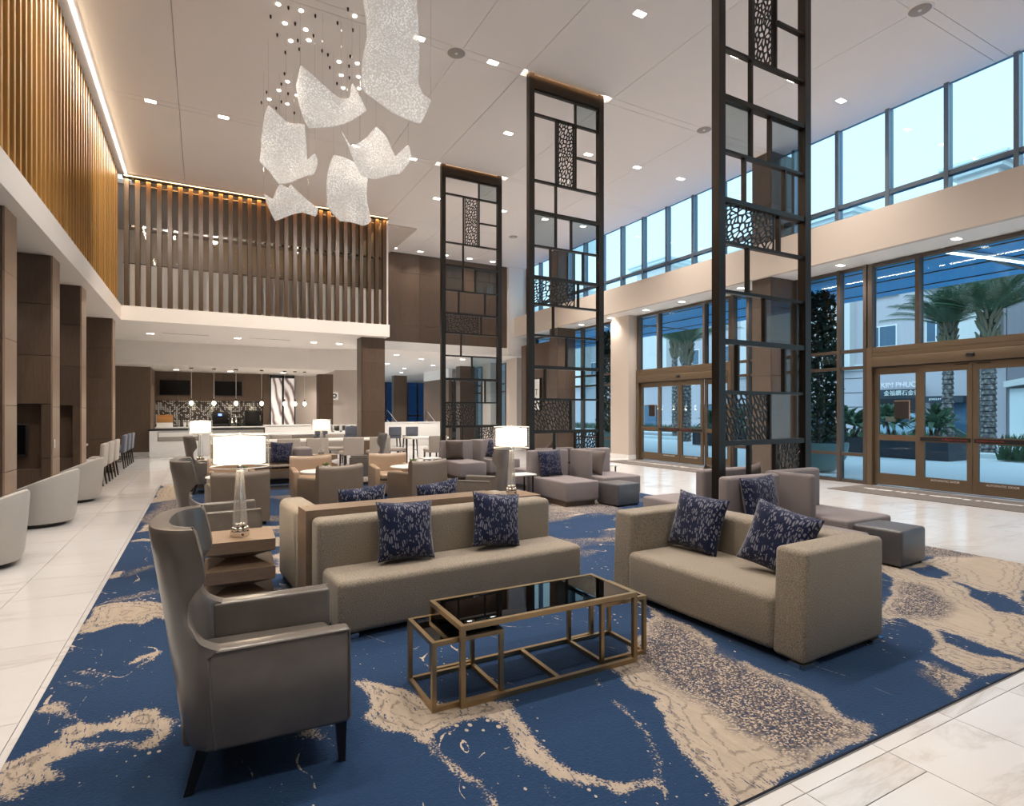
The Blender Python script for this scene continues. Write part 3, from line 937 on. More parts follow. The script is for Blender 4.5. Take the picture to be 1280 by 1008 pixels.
text('lettering', 'KIM PHUOC', 0.37, pinkw, sg, (-0.13, -0.22, 0.28), (R(90), 0, R(-90)), 0.03)
text('lettering', '\u91d1\u798f\u947d\u77f3\u91d1\u884c', 0.29, M['white'], sg, (-0.13, -0.22, -0.15), (R(90), 0, R(-90)), 0.02)
s2 = thing('shop_sign', 'small white jewelry lettering over the shop window across the street', 'sign', (31.5, 14.2, 2.06))
MB().box(-0.02, -0.75, -0.16, 0.48, 0.9, 0.16).build('fascia', M['planter'], s2)
text('lettering', 'JEWELRY', 0.135, M['white'], s2, (-0.03, 0.40, 0.0), (R(90), 0, R(-90)), 0.02)

m, tt, b = new_mat('stone_face')
bt = nd(tt, 'ShaderNodeTexBrick'); bt.inputs['Scale'].default_value = 3.0
tt.links.new(mapping(tt, opos(tt), (1, 1, 1), (R(90), 0, R(90))), bt.inputs['Vector'])
bt.inputs['Color1'].default_value = (0.30, 0.27, 0.29, 1); bt.inputs['Color2'].default_value = (0.46, 0.42, 0.43, 1); bt.inputs['Mortar'].default_value = (0.22, 0.2, 0.22, 1)
tt.links.new(bt.outputs[0], b.inputs['Base Color']); set_in(b, rough=0.9)
st = thing('stone_building', 'stone faced wing with a pale gable and balcony right of the stucco building', 'building', (30.5, 2, 0))
MB().box(0, -10, 0, 10, 9.4, 11.5).build('wall', m, st)
MB().prism([(-10, 2.95), (6.4, 2.95), (9.4, 2.5), (9.4, 2.75), (6.4, 3.3), (-10, 3.3)], 0, -0.35, 0.0).build('gable_band', M['stucco2'], st)
MB().box(-0.06, 8.2, 0.3, 0, 9.3, 2.45).build('pale_door', M['cornice'], st)
MB().box(-0.06, 3.5, 0.3, 0, 6.0, 2.6).build('pale_door', M['cornice'], st)
f = MB().box(-0.3, 2.5, 4.6, 0, 6.2, 4.95).build('balcony_slab', M['stucco2'], st)
for q in range(14):
    MB().box(-0.27, 2.55 + q * 0.27, 4.95, -0.24, 2.58 + q * 0.27, 5.75).build('baluster', M['mullion'], f)
MB().box(-0.05, 3.0, 4.95, 0.02, 5.4, 7.0).build('window', M['winblue'], st)
MB().box(-0.5, 2.2, 7.4, 0, 6.5, 7.8).build('eave', M['stucco2'], st)
MB().ball((-0.2, 6.9, 1.9), 0.2).build('wall_lamp', M['white'], st)

# planters, hedges and trees
pb = thing('planter_box', 'long low charcoal planter box on the forecourt outside the doors', 'planter', (19.3, 8.6, 0))
MB().rbox(0, 0, -0.02, 1.1, 10.0, 0.56, 0.015, 1).build('trough', M['planter'], pb)
MB().box(0.06, 0.06, 0.50, 1.04, 9.94, 0.575).build('soil', M['dark_gap'], pb)

def leafy(name, n, rad, z0, z1, size, seed, mat, parent, kind=None, cone=0.0):
    rng = random.Random(seed)
    mb = MB()
    for k in range(n):
        z = rng.uniform(z0, z1)
        rr = rad * (1 - cone * (z - z0) / (z1 - z0)) * math.sqrt(rng.uniform(0.15, 1))
        a = rng.uniform(0, 6.283)
        c = Vector((rr * math.cos(a), rr * math.sin(a), z))
        u = Vector((rng.uniform(-1, 1), rng.uniform(-1, 1), rng.uniform(-1, 1))).normalized() * size * rng.uniform(0.6, 1.3)
        w = u.cross(Vector((rng.uniform(-1, 1), rng.uniform(-1, 1), rng.uniform(-1, 1)))).normalized() * size * 0.4
        mb.add([c - u, c + w, c + u, c - w], [(0, 1, 2, 3)])
    o = mb.build(name, mat, parent)
    if kind: o['kind'] = kind
    return o
def potted_tree(x, y, label, seed, h=4.4, rad=0.62):
    t = thing('potted_tree', label, 'tree', (x, y, -0.02))
    MB().lathe([(0.22, 0), (0.36, 0.04), (0.60, 0.35), (0.66, 0.62), (0.66, 0.72), (0.6, 0.72), (0.55, 0.62), (0.01, 0.6)], 24).build('bowl', M['bowl'], t)
    MB().cyl(0, 0, 0.6, h * 0.8, 0.06, 8, 0.03).build('trunk', M['bark'], t)
    leafy('foliage', 2600, rad, 0.75, h, 0.10, seed, M['ficus'], t, cone=0.45)
    return t
potted_tree(13.35, 8.75, 'dark columnar tree in a round bowl planter outside the window right of the near screen', 5)
potted_tree(13.2, 16.6, 'dark columnar tree in a bowl planter outside the window beside the beige pier', 6)

def palm(x, y, label, hb, seed, nf=46, fl=2.2, r=0.17):
    rng = random.Random(seed)
    t = thing('palm_tree', label, 'tree', (x, y, 0.0))
    prof = []
    nn = 22
    for k in range(nn + 1):
        z = hb * k / nn
        prof += [(r * 1.12, z), (r * 0.9, z + hb / nn * 0.85)]
    MB().lathe(prof, 12, smooth=False).build('trunk', M['bark'], t)
    lb = MB()
    for k in range(90):
        a = rng.uniform(0, 6.283); z0 = hb + rng.uniform(-0.35, 0.75)
        d0 = Vector((math.cos(a), math.sin(a), 0))
        L_ = rng.uniform(0.3, 0.6)
        p0 = d0 * r * 0.7 + Vector((0, 0, z0)); p1 = p0 + d0 * L_ * 0.42 + Vector((0, 0, L_ * 0.75))
        lb.tube([p0, p0.lerp(p1, 0.5) + Vector((0, 0, -0.03)), p1], [0.07, 0.055, 0.022], 5)
    lb.build('leaf_bases', M['skirt'], t)
    mb = MB()
    for k in range(nf):
        a = rng.uniform(0, 6.283); el = rng.uniform(0.55, 1.5)
        L = fl * rng.uniform(0.8, 1.2)
        dr = Vector((math.cos(a), math.sin(a), 0))
        pts = []
        for q in range(8):
            u = q / 7
            pts.append(Vector((0, 0, hb + 0.7)) + dr * L * (math.cos(el) * u + 0.18 * u * u) + Vector((0, 0, L * (math.sin(el) * u - 0.30 * u * u))))
        side = Vector((-dr.y, dr.x, 0))
        for q in range(2, 8):
            for sgn in (-1, 1):
                for e in (0.0, 0.25, 0.5, 0.75):
                    b0 = pts[q - 1].lerp(pts[q], e)
                    ln = 0.55 * (1 - 0.6 * abs(q / 7 - 0.4))
                    tip = b0 + side * sgn * ln * 0.75 + (pts[q] - pts[q - 1]).normalized() * ln * 0.8 - Vector((0, 0, 0.10))
                    mb.add([b0, b0 + (pts[q] - pts[q - 1]) * 0.16, tip], [(0, 1, 2)])
        mb.tube(pts, [0.02 * (1 - 0.1 * q) for q in range(8)], 3)
    mb.build('fronds', M['frond'], t)
    return t
palm(24.4, 10.9, 'tall palm seen through the near transom, left of the pair', 3.9, 1)
palm(24.0, 9.5, 'tall palm seen through the near transom, right of the pair', 4.1, 2, 50, 2.5, 0.22)
palm(21.0, 20.6, 'tall palm seen through the far sliding door', 4.0, 3, 54, 2.4, 0.22)
palm(25.5, 26.0, 'slender palm farther down the street', 5.0, 4)

def shrub(x, y, z, label, seed, n=26, L=0.9, group=None):
    rng = random.Random(seed)
    t = thing('sago_palm', label, 'plant', (x, y, z), 0, group)
    mb = MB(); tr = MB()
    for s in range(3):
        o = Vector((rng.uniform(-0.25, 0.25), rng.uniform(-0.35, 0.35), rng.uniform(0.35, 0.7)))
        tr.tube([(o.x * 0.5, o.y * 0.5, 0), o], 0.05)
        for k in range(n):
            a = rng.uniform(0, 6.283); el = rng.uniform(-0.1, 1.3)
            dr = Vector((math.cos(a) * math.cos(el), math.sin(a) * math.cos(el), math.sin(el)))
            p0 = o; p1 = o + dr * L * 0.6; p2 = o + dr * L + Vector((0, 0, -0.25 * L))
            sd = Vector((-math.sin(a), math.cos(a), 0)) * 0.09
            mb.add([p0, p1 - sd, p2, p1 + sd], [(0, 1, 2, 3)])
    tr.build('stems', M['bark'], t); mb.build('fronds', M['frond'], t)
    return t
for q, yy in enumerate((9.3, 10.4, 11.9, 13.3, 15.0, 16.6, 17.9)):
    shrub(19.85, yy, 0.53, 'bushy sago palm in the long charcoal planter box, %s from its near end' % ('first', 'second', 'third', 'fourth', 'fifth', 'sixth', 'seventh')[q], 20 + q, group='sago palms in the planter box')
for q, (x0, y0, y1) in enumerate(((20.7, 2.0, 8.0), (28.6, 4.0, 11.0), (28.6, 12.0, 24.0), (28.6, 26, 44))):
    rng = random.Random(40 + q)
    mb = MB()
    for k in range(int((y1 - y0) * 160)):
        c = Vector((x0 + rng.uniform(0, 0.9), rng.uniform(y0, y1), 0.02))
        h = rng.uniform(0.25, 0.6); w = rng.uniform(0.03, 0.09); a = rng.uniform(0, 3.14)
        d = Vector((math.cos(a), math.sin(a), 0)) * w
        tp = c + Vector((rng.uniform(-0.25, 0.25), rng.uniform(-0.25, 0.25), h))
        mb.add([c - d, c + d, tp], [(0, 1, 2)])
    o = mb.build('hedge', M['hedge'])
    tag(o, ('low green planting strip along the forecourt kerb', 'clumped green hedge before the stone wing', 'clumped green hedge before the jewellery shop', 'clumped green hedge far along the street')[q], 'hedge', None, 'stuff')
cr = thing('parked_car', 'pale blue car parked before the jewellery shop', 'car', (30.42, 15.6, 0.05))
MB().prism([(-1.9, 0.3), (1.9, 0.3), (1.95, 0.75), (1.2, 0.85), (0.7, 1.3), (-0.8, 1.32), (-1.3, 0.9), (-1.95, 0.8)], 0, -0.8, 0.8).build('body', plain('car_paint', (0.35, 0.5, 0.6), 0.25), cr)
MB().prism([(1.05, 0.9), (0.65, 1.24), (-0.75, 1.26), (-1.15, 0.9)], 0, -0.82, 0.82).build('windows', M['winblue'], cr)
for yy in (-1.2, 1.2):
    MB().prism([(yy + 0.32 * math.cos(a * 0.5236), 0.32 + 0.32 * math.sin(a * 0.5236)) for a in range(12)], 0, -0.84, 0.84).build('wheel', M['black'], cr)

# ================================================================ RUG
TANP = [[(-0.7, 4.55), (-0.69, 5.16), (-0.54, 5.19), (-0.39, 5.15), (-0.22, 5.02), (-0.15, 4.52), (-0.27, 4.63), (-0.31, 4.73), (-0.39, 4.6), (-0.5, 4.66), (-0.59, 4.61), (-0.68, 4.6)], [(-0.76, 5.91), (-0.71, 6.21), (-0.65, 6.26), (-0.63, 6.11), (-0.65, 5.98), (-0.71, 5.93)], [(-0.73, 7.61), (-0.58, 7.71), (-0.48, 7.61), (-0.47, 7.49), (-0.68, 7.54)], [(-0.71, 8.07), (-0.65, 8.64), (-0.54, 8.7), (-0.51, 8.17), (-0.63, 8.08)], [(-0.76, 10.46), (-0.69, 13.16), (-0.18, 13.02), (-0.15, 11.07), (-0.36, 10.89), (-0.54, 10.7)], [(0.79, 8.98), (1.26, 10.01), (1.19, 9.41), (0.85, 8.58)], [(-0.71, 3.61), (-0.62, 3.57), (-0.53, 3.37), (-0.45, 3.22), (-0.37, 3.21), (-0.26, 3.26), (-0.18, 3.26), (-0.12, 3.08), (-0.12, 2.92), (-0.17, 2.87), (-0.31, 2.96), (-0.41, 2.95), (-0.53, 2.91), (-0.47, 2.81), (-0.56, 2.79), (-0.62, 2.81), (-0.57, 2.73), (-0.67, 2.73), (-0.76, 3.0), (-0.65, 3.04), (-0.57, 3.11), (-0.58, 3.25), (-0.5, 3.27), (-0.63, 3.43), (-0.71, 3.49)], [(-0.71, 3.79), (-0.58, 3.74), (-0.44, 3.6), (-0.57, 3.67)], [(-0.7, 3.97), (-0.57, 3.9), (-0.41, 3.75), (-0.56, 3.83)], [(-0.38, 3.88), (-0.32, 4.0), (-0.2, 4.01), (-0.21, 3.91), (-0.31, 3.8), (-0.26, 3.92), (-0.35, 3.87)], [(0.71, 3.09), (0.82, 3.02), (0.93, 2.84), (0.97, 2.7), (1.36, 2.5), (1.25, 2.25), (1.17, 2.38), (1.07, 2.4), (0.94, 2.36), (0.93, 2.23), (0.97, 2.13), (0.98, 2.02), (0.97, 1.91), (0.96, 1.84), (0.91, 1.87), (0.95, 2.03), (0.91, 2.14), (0.87, 2.29), (0.81, 2.4), (0.71, 2.51), (0.61, 2.64)], [(0.31, 2.69), (0.42, 2.72), (0.46, 2.59), (0.48, 2.46), (0.45, 2.55), (0.39, 2.63)], [(0.46, 2.73), (0.54, 2.62), (0.54, 2.59), (0.47, 2.68)], [(2.02, 2.56), (2.19, 2.57), (2.86, 3.17), (2.85, 3.35), (2.61, 3.48), (3.1, 4.19), (3.15, 4.32), (3.44, 4.32), (2.93, 3.31), (2.84, 3.0), (2.88, 2.81), (2.84, 2.51), (2.64, 2.35), (2.71, 2.27), (2.72, 2.02), (2.76, 1.76), (2.69, 1.59), (2.76, 1.46), (2.57, 1.44), (2.12, 1.45), (1.8, 1.44), (1.65, 1.39), (1.67, 1.47), (1.72, 1.59), (1.78, 1.76), (1.84, 1.94), (1.93, 2.12), (1.98, 2.33)], [(5.17, 2.79), (5.97, 2.86), (6.83, 3.16), (7.14, 2.48), (4.04, 1.4), (3.64, 1.44), (3.29, 1.45), (3.42, 1.7), (3.51, 1.87), (4.08, 2.22)], [(1.31, 2.45), (1.34, 2.24), (1.33, 2.0), (1.37, 1.85), (1.44, 1.74), (1.54, 1.72), (1.64, 1.76), (1.71, 1.9), (1.73, 2.03), (1.77, 2.24), (1.79, 2.21), (1.76, 2.04), (1.73, 1.9), (1.67, 1.75), (1.56, 1.67), (1.52, 1.55), (1.49, 1.55), (1.51, 1.66), (1.41, 1.68), (1.31, 1.8), (1.24, 1.91), (1.22, 2.07), (1.22, 2.28)], [(1.14, 1.94), (1.16, 1.93), (1.15, 1.8), (1.14, 1.76), (1.12, 1.77)], [(1.85, 2.48), (1.85, 2.45), (1.81, 2.36), (1.81, 2.38)], [(2.41, 4.43), (3.08, 4.68), (3.69, 4.71), (3.47, 4.3), (3.04, 3.82), (3.03, 4.09)], [(3.55, 5.56), (4.02, 5.5), (4.08, 5.09), (3.87, 4.86), (3.61, 5.17)], [(6.06, 3.43), (5.99, 2.9), (7.08, 2.51), (5.69, 2.02), (5.21, 2.35), (5.02, 2.62), (5.4, 2.95)]]
NAVYP = [[(-0.49, 3.06), (-0.36, 3.1), (-0.18, 3.05), (-0.21, 2.97), (-0.39, 3.0)], [(0.94, 2.36), (1.03, 2.38), (1.15, 2.31), (1.2, 2.18), (1.01, 1.83), (0.98, 1.92), (1.0, 2.07), (0.94, 2.22)], [(4.12, 2.23), (4.28, 2.16), (4.19, 1.99), (4.05, 1.85), (3.82, 1.77), (3.77, 1.57), (3.74, 1.46), (3.66, 1.46), (3.64, 1.59), (3.67, 1.74), (3.65, 1.81), (3.54, 1.64), (3.3, 1.45), (3.01, 1.5), (3.45, 1.86)], [(4.29, 1.99), (4.26, 1.81), (4.19, 1.64), (4.16, 1.48), (4.12, 1.46), (4.07, 1.61), (4.1, 1.79)], [(5.61, 2.45), (5.49, 2.24), (5.55, 2.1), (5.37, 1.88), (5.16, 1.81), (5.08, 1.94), (5.22, 2.12)], [(5.7, 2.81), (5.99, 2.77), (5.88, 2.61), (5.62, 2.52), (5.57, 2.64)], [(1.9, 2.23), (2.01, 2.27), (2.02, 2.12), (1.93, 2.12), (1.89, 2.07), (1.9, 2.14), (1.84, 2.1)], [(2.5, 2.21), (2.88, 2.49), (2.88, 2.42), (2.57, 2.17), (2.44, 2.13)]]
SPECKP = [[(-0.67, 5.22), (-0.56, 5.35), (-0.41, 5.45), (-0.28, 5.52), (-0.28, 5.35), (-0.4, 5.24), (-0.49, 5.17)], [(-0.66, 6.04), (-0.54, 6.29), (-0.37, 6.42), (-0.36, 6.22), (-0.51, 6.04), (-0.62, 5.88)], [(-0.75, 8.99), (-0.67, 10.16), (-0.54, 10.8), (-0.15, 11.07), (-0.12, 8.78), (-0.53, 8.69), (-0.65, 8.64)], [(0.27, 6.57), (0.81, 7.67), (0.84, 6.67), (0.63, 5.0), (0.51, 4.83), (0.49, 5.21)], [(2.19, 2.57), (2.86, 3.17), (2.88, 2.81), (2.84, 2.51), (2.7, 2.27), (2.75, 1.95), (2.69, 1.59), (2.76, 1.46), (2.57, 1.44), (2.12, 1.45), (2.09, 1.63), (2.06, 1.82), (2.12, 2.07), (2.15, 2.39)], [(5.17, 2.79), (5.35, 2.56), (5.0, 2.18), (4.51, 1.99), (4.18, 2.25)], [(3.42, 1.7), (3.77, 1.75), (3.61, 1.45), (3.29, 1.45)], [(4.32, 4.01), (7.08, 2.51), (9.03, 3.21), (5.69, 5.02)]]
SHEETS = [('A', (2.1, 6.83, 5.79), [(-0.423, 0.857), (-0.413, 0.72), (-0.367, 0.229), (-0.416, -0.361), (-0.354, -0.459), (-0.059, -0.656), (0.285, -0.778), (0.432, -0.557), (0.334, -0.469), (0.272, -0.312), (0.246, 0.229), (0.236, 0.7), (0.226, 0.857)]), ('B', (1.56, 8.26, 5.87), [(-0.375, 0.406), (-0.123, 0.249), (0.074, 0.115), (0.242, 0.081), (0.312, 0.227), (0.536, -0.2), (0.349, -0.295), (-0.235, -0.497), (-0.347, -0.211), (-0.432, 0.126)]), ('C', (1.2, 9.36, 5.43), [(-0.304, 0.706), (-0.072, 0.502), (0.268, 0.378), (0.252, -0.085), (0.404, -0.036), (0.437, -0.147), (0.361, -0.344), (0.052, -0.332), (-0.195, -0.449), (-0.319, -0.27), (-0.442, -0.147), (-0.442, 0.224)]), ('D', (2.24, 8.23, 5.23), [(-0.513, 0.297), (-0.402, 0.128), (-0.14, 0.227), (0.0, 0.332), (0.151, 0.18), (0.28, -0.1), (0.472, 0.052), (0.507, -0.111), (0.326, -0.332), (-0.023, -0.332), (-0.285, -0.257), (-0.373, -0.082)]), ('E', (2.01, 9.04, 4.84), [(-0.264, 0.662), (0.048, 0.538), (0.298, 0.338), (0.298, -0.1), (0.329, -0.382), (0.207, -0.471), (-0.181, -0.362), (-0.377, -0.149), (-0.358, -0.075)]), ('F', (1.33, 10.2, 4.99), [(-0.456, 0.112), (-0.288, 0.018), (-0.193, 0.27), (-0.038, 0.208), (-0.005, 0.27), (0.224, 0.054), (0.453, -0.135), (0.413, -0.269), (0.191, -0.21), (-0.301, -0.316)])]
PINS = [(0.93, 8.53), (1.23, 8.51), (1.06, 8.9), (1.35, 8.9), (1.19, 9.28), (1.43, 9.13), (1.92, 8.26), (1.95, 9.46), (2.22, 9.36), (2.06, 9.82), (2.33, 9.73), (2.17, 10.19), (2.42, 10.08), (1.29, 10.45), (1.19, 10.81), (1.49, 10.82), (1.07, 11.2), (1.38, 11.21)]
ANCH = [(1.06, 8.51), (0.86, 8.82), (1.42, 8.5), (1.8, 8.14), (1.19, 8.81), (0.99, 9.2), (1.73, 8.5), (1.96, 8.55), (1.47, 8.96), (1.28, 9.19), (1.33, 9.4), (1.15, 9.59), (1.65, 9.27), (1.75, 9.33), (2.07, 9.2), (2.11, 9.47), (1.84, 9.66), (2.19, 9.8), (2.04, 10.07), (1.21, 10.2), (1.2, 10.55), (1.0, 10.94), (1.34, 10.81), (0.95, 11.35), (1.21, 11.43), (1.27, 11.15), (1.53, 11.45)]

def seg_sd(px, py, poly):
    """signed distance to a polygon, positive inside"""
    p = np.array(poly); q = np.roll(p, -1, 0)
    best = np.full(px.shape, 1e9); ins = np.zeros(px.shape, bool)
    for (ax, ay), (bx, by) in zip(p, q):
        dx, dy = bx - ax, by - ay
        t = np.clip(((px - ax) * dx + (py - ay) * dy) / (dx * dx + dy * dy + 1e-9), 0, 1)
        best = np.minimum(best, (px - ax - t * dx) ** 2 + (py - ay - t * dy) ** 2)
        if ay != by:
            c = (ay > py) != (by > py)
            ins ^= c & (px < (bx - ax) * (py - ay) / (by - ay) + ax)
    d = np.sqrt(best)
    return np.where(ins, d, -d)
RX0, RX1, RY0, RY1 = -0.71, 6.83, 1.442, 13.1
st = 0.03
nx, ny = int((RX1 - RX0) / st) + 1, int((RY1 - RY0) / st) + 1
gx = np.linspace(RX0, RX1, nx); gy = np.linspace(RY0, RY1, ny)
GX, GY = np.meshgrid(gx, gy)
def wob(sc, amp, seed):
    r_ = np.random.RandomState(seed); a = np.zeros(GX.shape)
    for o in range(4):
        for _ in range(4):
            th = r_.uniform(0, 6.283); k = sc * 2 ** o * r_.uniform(0.7, 1.4)
            a += amp / 1.8 ** o / 2 * np.sin(k * (GX * np.cos(th) + GY * np.sin(th)) + r_.uniform(0, 6.283))
    return a
GX0, GY0 = GX, GY
WX, WY = GX + wob(5.5, 0.030, 1), GY + wob(5.5, 0.030, 2)
GX, GY = WX, WY
tn = np.full(GX.shape, -0.4)
for p in TANP: tn = np.maximum(tn, seg_sd(GX, GY, p))
for p in NAVYP: tn = np.minimum(tn, -seg_sd(GX, GY, p))
sp = np.full(GX.shape, -0.4)
for p in SPECKP: sp = np.maximum(sp, seg_sd(GX, GY, p))
GX, GY = GX0, GY0
ctl = np.clip(np.maximum((3.75 - GY) / 0.5, (0.55 - GX) / 0.4), 0, 1)             # 1 where the pattern was traced from the photograph
N = nx * ny
co = np.stack([GX.ravel(), GY.ravel(), np.full(N, 0.012)], 1)
vs = [tuple(c) for c in co]
fs = [(j * nx + i, j * nx + i + 1, (j + 1) * nx + i + 1, (j + 1) * nx + i) for j in range(ny - 1) for i in range(nx - 1)]
me = bpy.data.meshes.new('carpet'); me.from_pydata(vs, [], fs)
for nm, a in (('tan', tn), ('speck', sp), ('ctl', ctl)):
    at = me.attributes.new(nm, 'FLOAT', 'POINT'); at.data.foreach_set('value', a.ravel().astype(np.float32))
m, t, b = new_mat('rug')
def attr(n):
    a = nd(t, 'ShaderNodeAttribute'); a.attribute_name = n; return a.outputs['Fac']
P = wpos(t)
# free marbling for the part beyond the traced area
wn_ = nd(t, 'ShaderNodeTexNoise'); wn_.inputs['Scale'].default_value = 0.55; wn_.inputs['Detail'].default_value = 2
t.links.new(P, wn_.inputs['Vector'])
wv = nd(t, 'ShaderNodeVectorMath', operation='MULTIPLY_ADD')
t.links.new(wn_.outputs['Color'], wv.inputs[0]); wv.inputs[1].default_value = (2.6, 2.6, 0); t.links.new(P, wv.inputs[2])
mv = mapping(t, wv.outputs[0], (0.45, 0.9, 1), (0, 0, 0.5))
free = math_n(t, 'MULTIPLY', math_n(t, 'SUBTRACT', noise(t, mv, 1.0, 4, 0.5), 0.575), 1.6)
fsp = math_n(t, 'MULTIPLY', math_n(t, 'SUBTRACT', noise(t, mapping(t, wv.outputs[0], (0.5, 0.8, 1), (0, 0, 0.3), (7, 3, 0)), 0.9, 3), 0.52), 1.5)
ct = attr('ctl')
def mixf(f, a, b_):
    n = nd(t, 'ShaderNodeMix', data_type='FLOAT')
    for i, v in ((0, f), (2, a), (3, b_)): t.links.new(v, n.inputs[i])
    return n.outputs[0]
d = mixf(ct, free, math_n(t, 'SUBTRACT', attr('tan'), 0.012))
s = mixf(ct, fsp, attr('speck'))
e1 = math_n(t, 'MULTIPLY', math_n(t, 'SUBTRACT', noise(t, P, 8, 6, 0.7), 0.5), 0.07)
stv = mapping(t, P, (16, 3.5, 1), (0, 0, 0.9))
e2 = math_n(t, 'MULTIPLY', math_n(t, 'SUBTRACT', noise(t, stv, 2.6, 5, 0.75), 0.5), 0.055)
fine = noise(t, P, 95, 1, 0.5)
d2 = math_n(t, 'ADD', math_n(t, 'ADD', d, e1), math_n(t, 'ADD', e2, math_n(t, 'MULTIPLY', math_n(t, 'SUBTRACT', fine, 0.5), 0.075)))
base = math_n(t, 'MULTIPLY', math_n(t, 'ADD', d2, 0.008), 70, True)
# scattered flecks
fl = nd(t, 'ShaderNodeTexVoronoi'); fl.inputs['Scale'].default_value = 22
t.links.new(mapping(t, P, (1, 0.7, 1), (0, 0, 0.6)), fl.inputs['Vector'])
flc = noise(t, P, 1.3, 4)
near_edge = math_n(t, 'MULTIPLY', math_n(t, 'ADD', d2, 0.11, True), 1.1, True)
flk = math_n(t, 'LESS_THAN', fl.outputs[0], math_n(t, 'ADD', math_n(t, 'MULTIPLY', math_n(t, 'SUBTRACT', flc, 0.47, True), 0.9), math_n(t, 'MULTIPLY', near_edge, math_n(t, 'MULTIPLY', math_n(t, 'SUBTRACT', noise(t, stv, 1.6, 3), 0.42, True), 22.0, True))))
# speckled zones: dense mix of pile colours
pile = nd(t, 'ShaderNodeTexVoronoi'); pile.inputs['Scale'].default_value = 125
t.links.new(P, pile.inputs['Vector'])
sepc = nd(t, 'ShaderNodeSeparateColor'); t.links.new(pile.outputs['Color'], sepc.inputs[0])
NAVY = (0.0095, 0.031, 0.082); NAVY2 = (0.018, 0.047, 0.112); TAN = (0.44, 0.365, 0.295); TAN2 = (0.33, 0.275, 0.222); GREY = (0.20, 0.165, 0.14)
navyc = mixc(t, noise(t, P, 55, 2), NAVY, NAVY2)
tanc = mixc(t, ramp(t, noise(t, mapping(t, P, (14, 3.2, 1), (0, 0, 0.8)), 1.8, 8, 0.7), [(0.36, (0, 0, 0)), (0.68, (1, 1, 1))]), TAN, TAN2)
tanc = mixc(t, math_n(t, 'MULTIPLY', fine, 0.5), tanc, TAN2)
# darker filigree that runs along the edges inside the pale swirls
dn_ = math_n(t, 'ADD', d, math_n(t, 'MULTIPLY', math_n(t, 'SUBTRACT', noise(t, mapping(t, P, (2.2, 1.2, 1), (0, 0, 0.8)), 2.2, 6, 0.7), 0.5), 0.16))
for ctr, wd, st_ in ((0.055, 0.011, 0.85), (0.115, 0.008, 0.7), (0.19, 0.012, 0.6)):
    ln = math_n(t, 'MULTIPLY', math_n(t, 'SUBTRACT', wd, math_n(t, 'ABSOLUTE', math_n(t, 'SUBTRACT', dn_, ctr)), True), st_ / wd * 1.6, True)
    tanc = mixc(t, math_n(t, 'MULTIPLY', ln, math_n(t, 'GREATER_THAN', noise(t, P, 40, 2), 0.42)), tanc, GREY)
holes = math_n(t, 'MULTIPLY', math_n(t, 'LESS_THAN', d2, 0.10), math_n(t, 'MULTIPLY', math_n(t, 'GREATER_THAN', noise(t, stv, 5.0, 3, 0.6), 0.60), math_n(t, 'GREATER_THAN', fine, 0.42)))
tanc = mixc(t, holes, tanc, NAVY2)
# pale hairlines that drift through the navy
hv = nd(t, 'ShaderNodeVectorMath', operation='MULTIPLY_ADD')
t.links.new(wn_.outputs['Color'], hv.inputs[0]); hv.inputs[1].default_value = (1.2, 1.2, 0); t.links.new(P, hv.inputs[2])
hn = noise(t, mapping(t, hv.outputs[0], (1.0, 0.45, 1), (0, 0, 0.7)), 1.7, 3, 0.5)
hair = math_n(t, 'LESS_THAN', math_n(t, 'ABSOLUTE', math_n(t, 'SUBTRACT', hn, 0.47)), math_n(t, 'MULTIPLY', math_n(t, 'SUBTRACT', noise(t, P, 2.3, 4, 0.7), 0.53, True), 0.045))
hair = math_n(t, 'MULTIPLY', hair, math_n(t, 'GREATER_THAN', noise(t, P, 60, 2), 0.45))
flk = math_n(t, 'MAXIMUM', flk, hair)
c = mixc(t, flk, navyc, TAN)
c = mixc(t, base, c, tanc)
spc = ramp(t, sepc.outputs[0], [(0.0, (0.02, 0.035, 0.075)), (0.30, (0.03, 0.045, 0.09)), (0.34, (0.10, 0.08, 0.075)), (0.68, (0.175, 0.155, 0.145)), (0.75, (0.42, 0.345, 0.275))])
for n in t.nodes:
    if n.type == 'VALTORGB' and n.outputs[0] == spc: n.color_ramp.interpolation = 'CONSTANT'
smask = math_n(t, 'MULTIPLY', math_n(t, 'MULTIPLY', math_n(t, 'ADD', math_n(t, 'ADD', s, math_n(t, 'MULTIPLY', e1, 2.2)), e2), 9, True), math_n(t, 'GREATER_THAN', math_n(t, 'ADD', math_n(t, 'MULTIPLY', fine, 0.5), math_n(t, 'MULTIPLY', noise(t, P, 6, 4), 0.6)), 0.37))
c = mixc(t, smask, c, spc)
t.links.new(c, b.inputs['Base Color']); set_in(b, rough=0.97, spec=0.1, sheen=0.1)
bump(t, b, fine, 0.5, 0.006)
me.materials.append(m)
rug = tag(put('rug', me), 'navy and tan marbled carpet with speckled swirls across the lobby', 'rug')
MB().box(RX0, RY0, 0.0, RX1, RY1, 0.0115).build('backing', plain('rug_edge', (0.05, 0.06, 0.09), 0.95), rug)
RZ0 = 0.0121

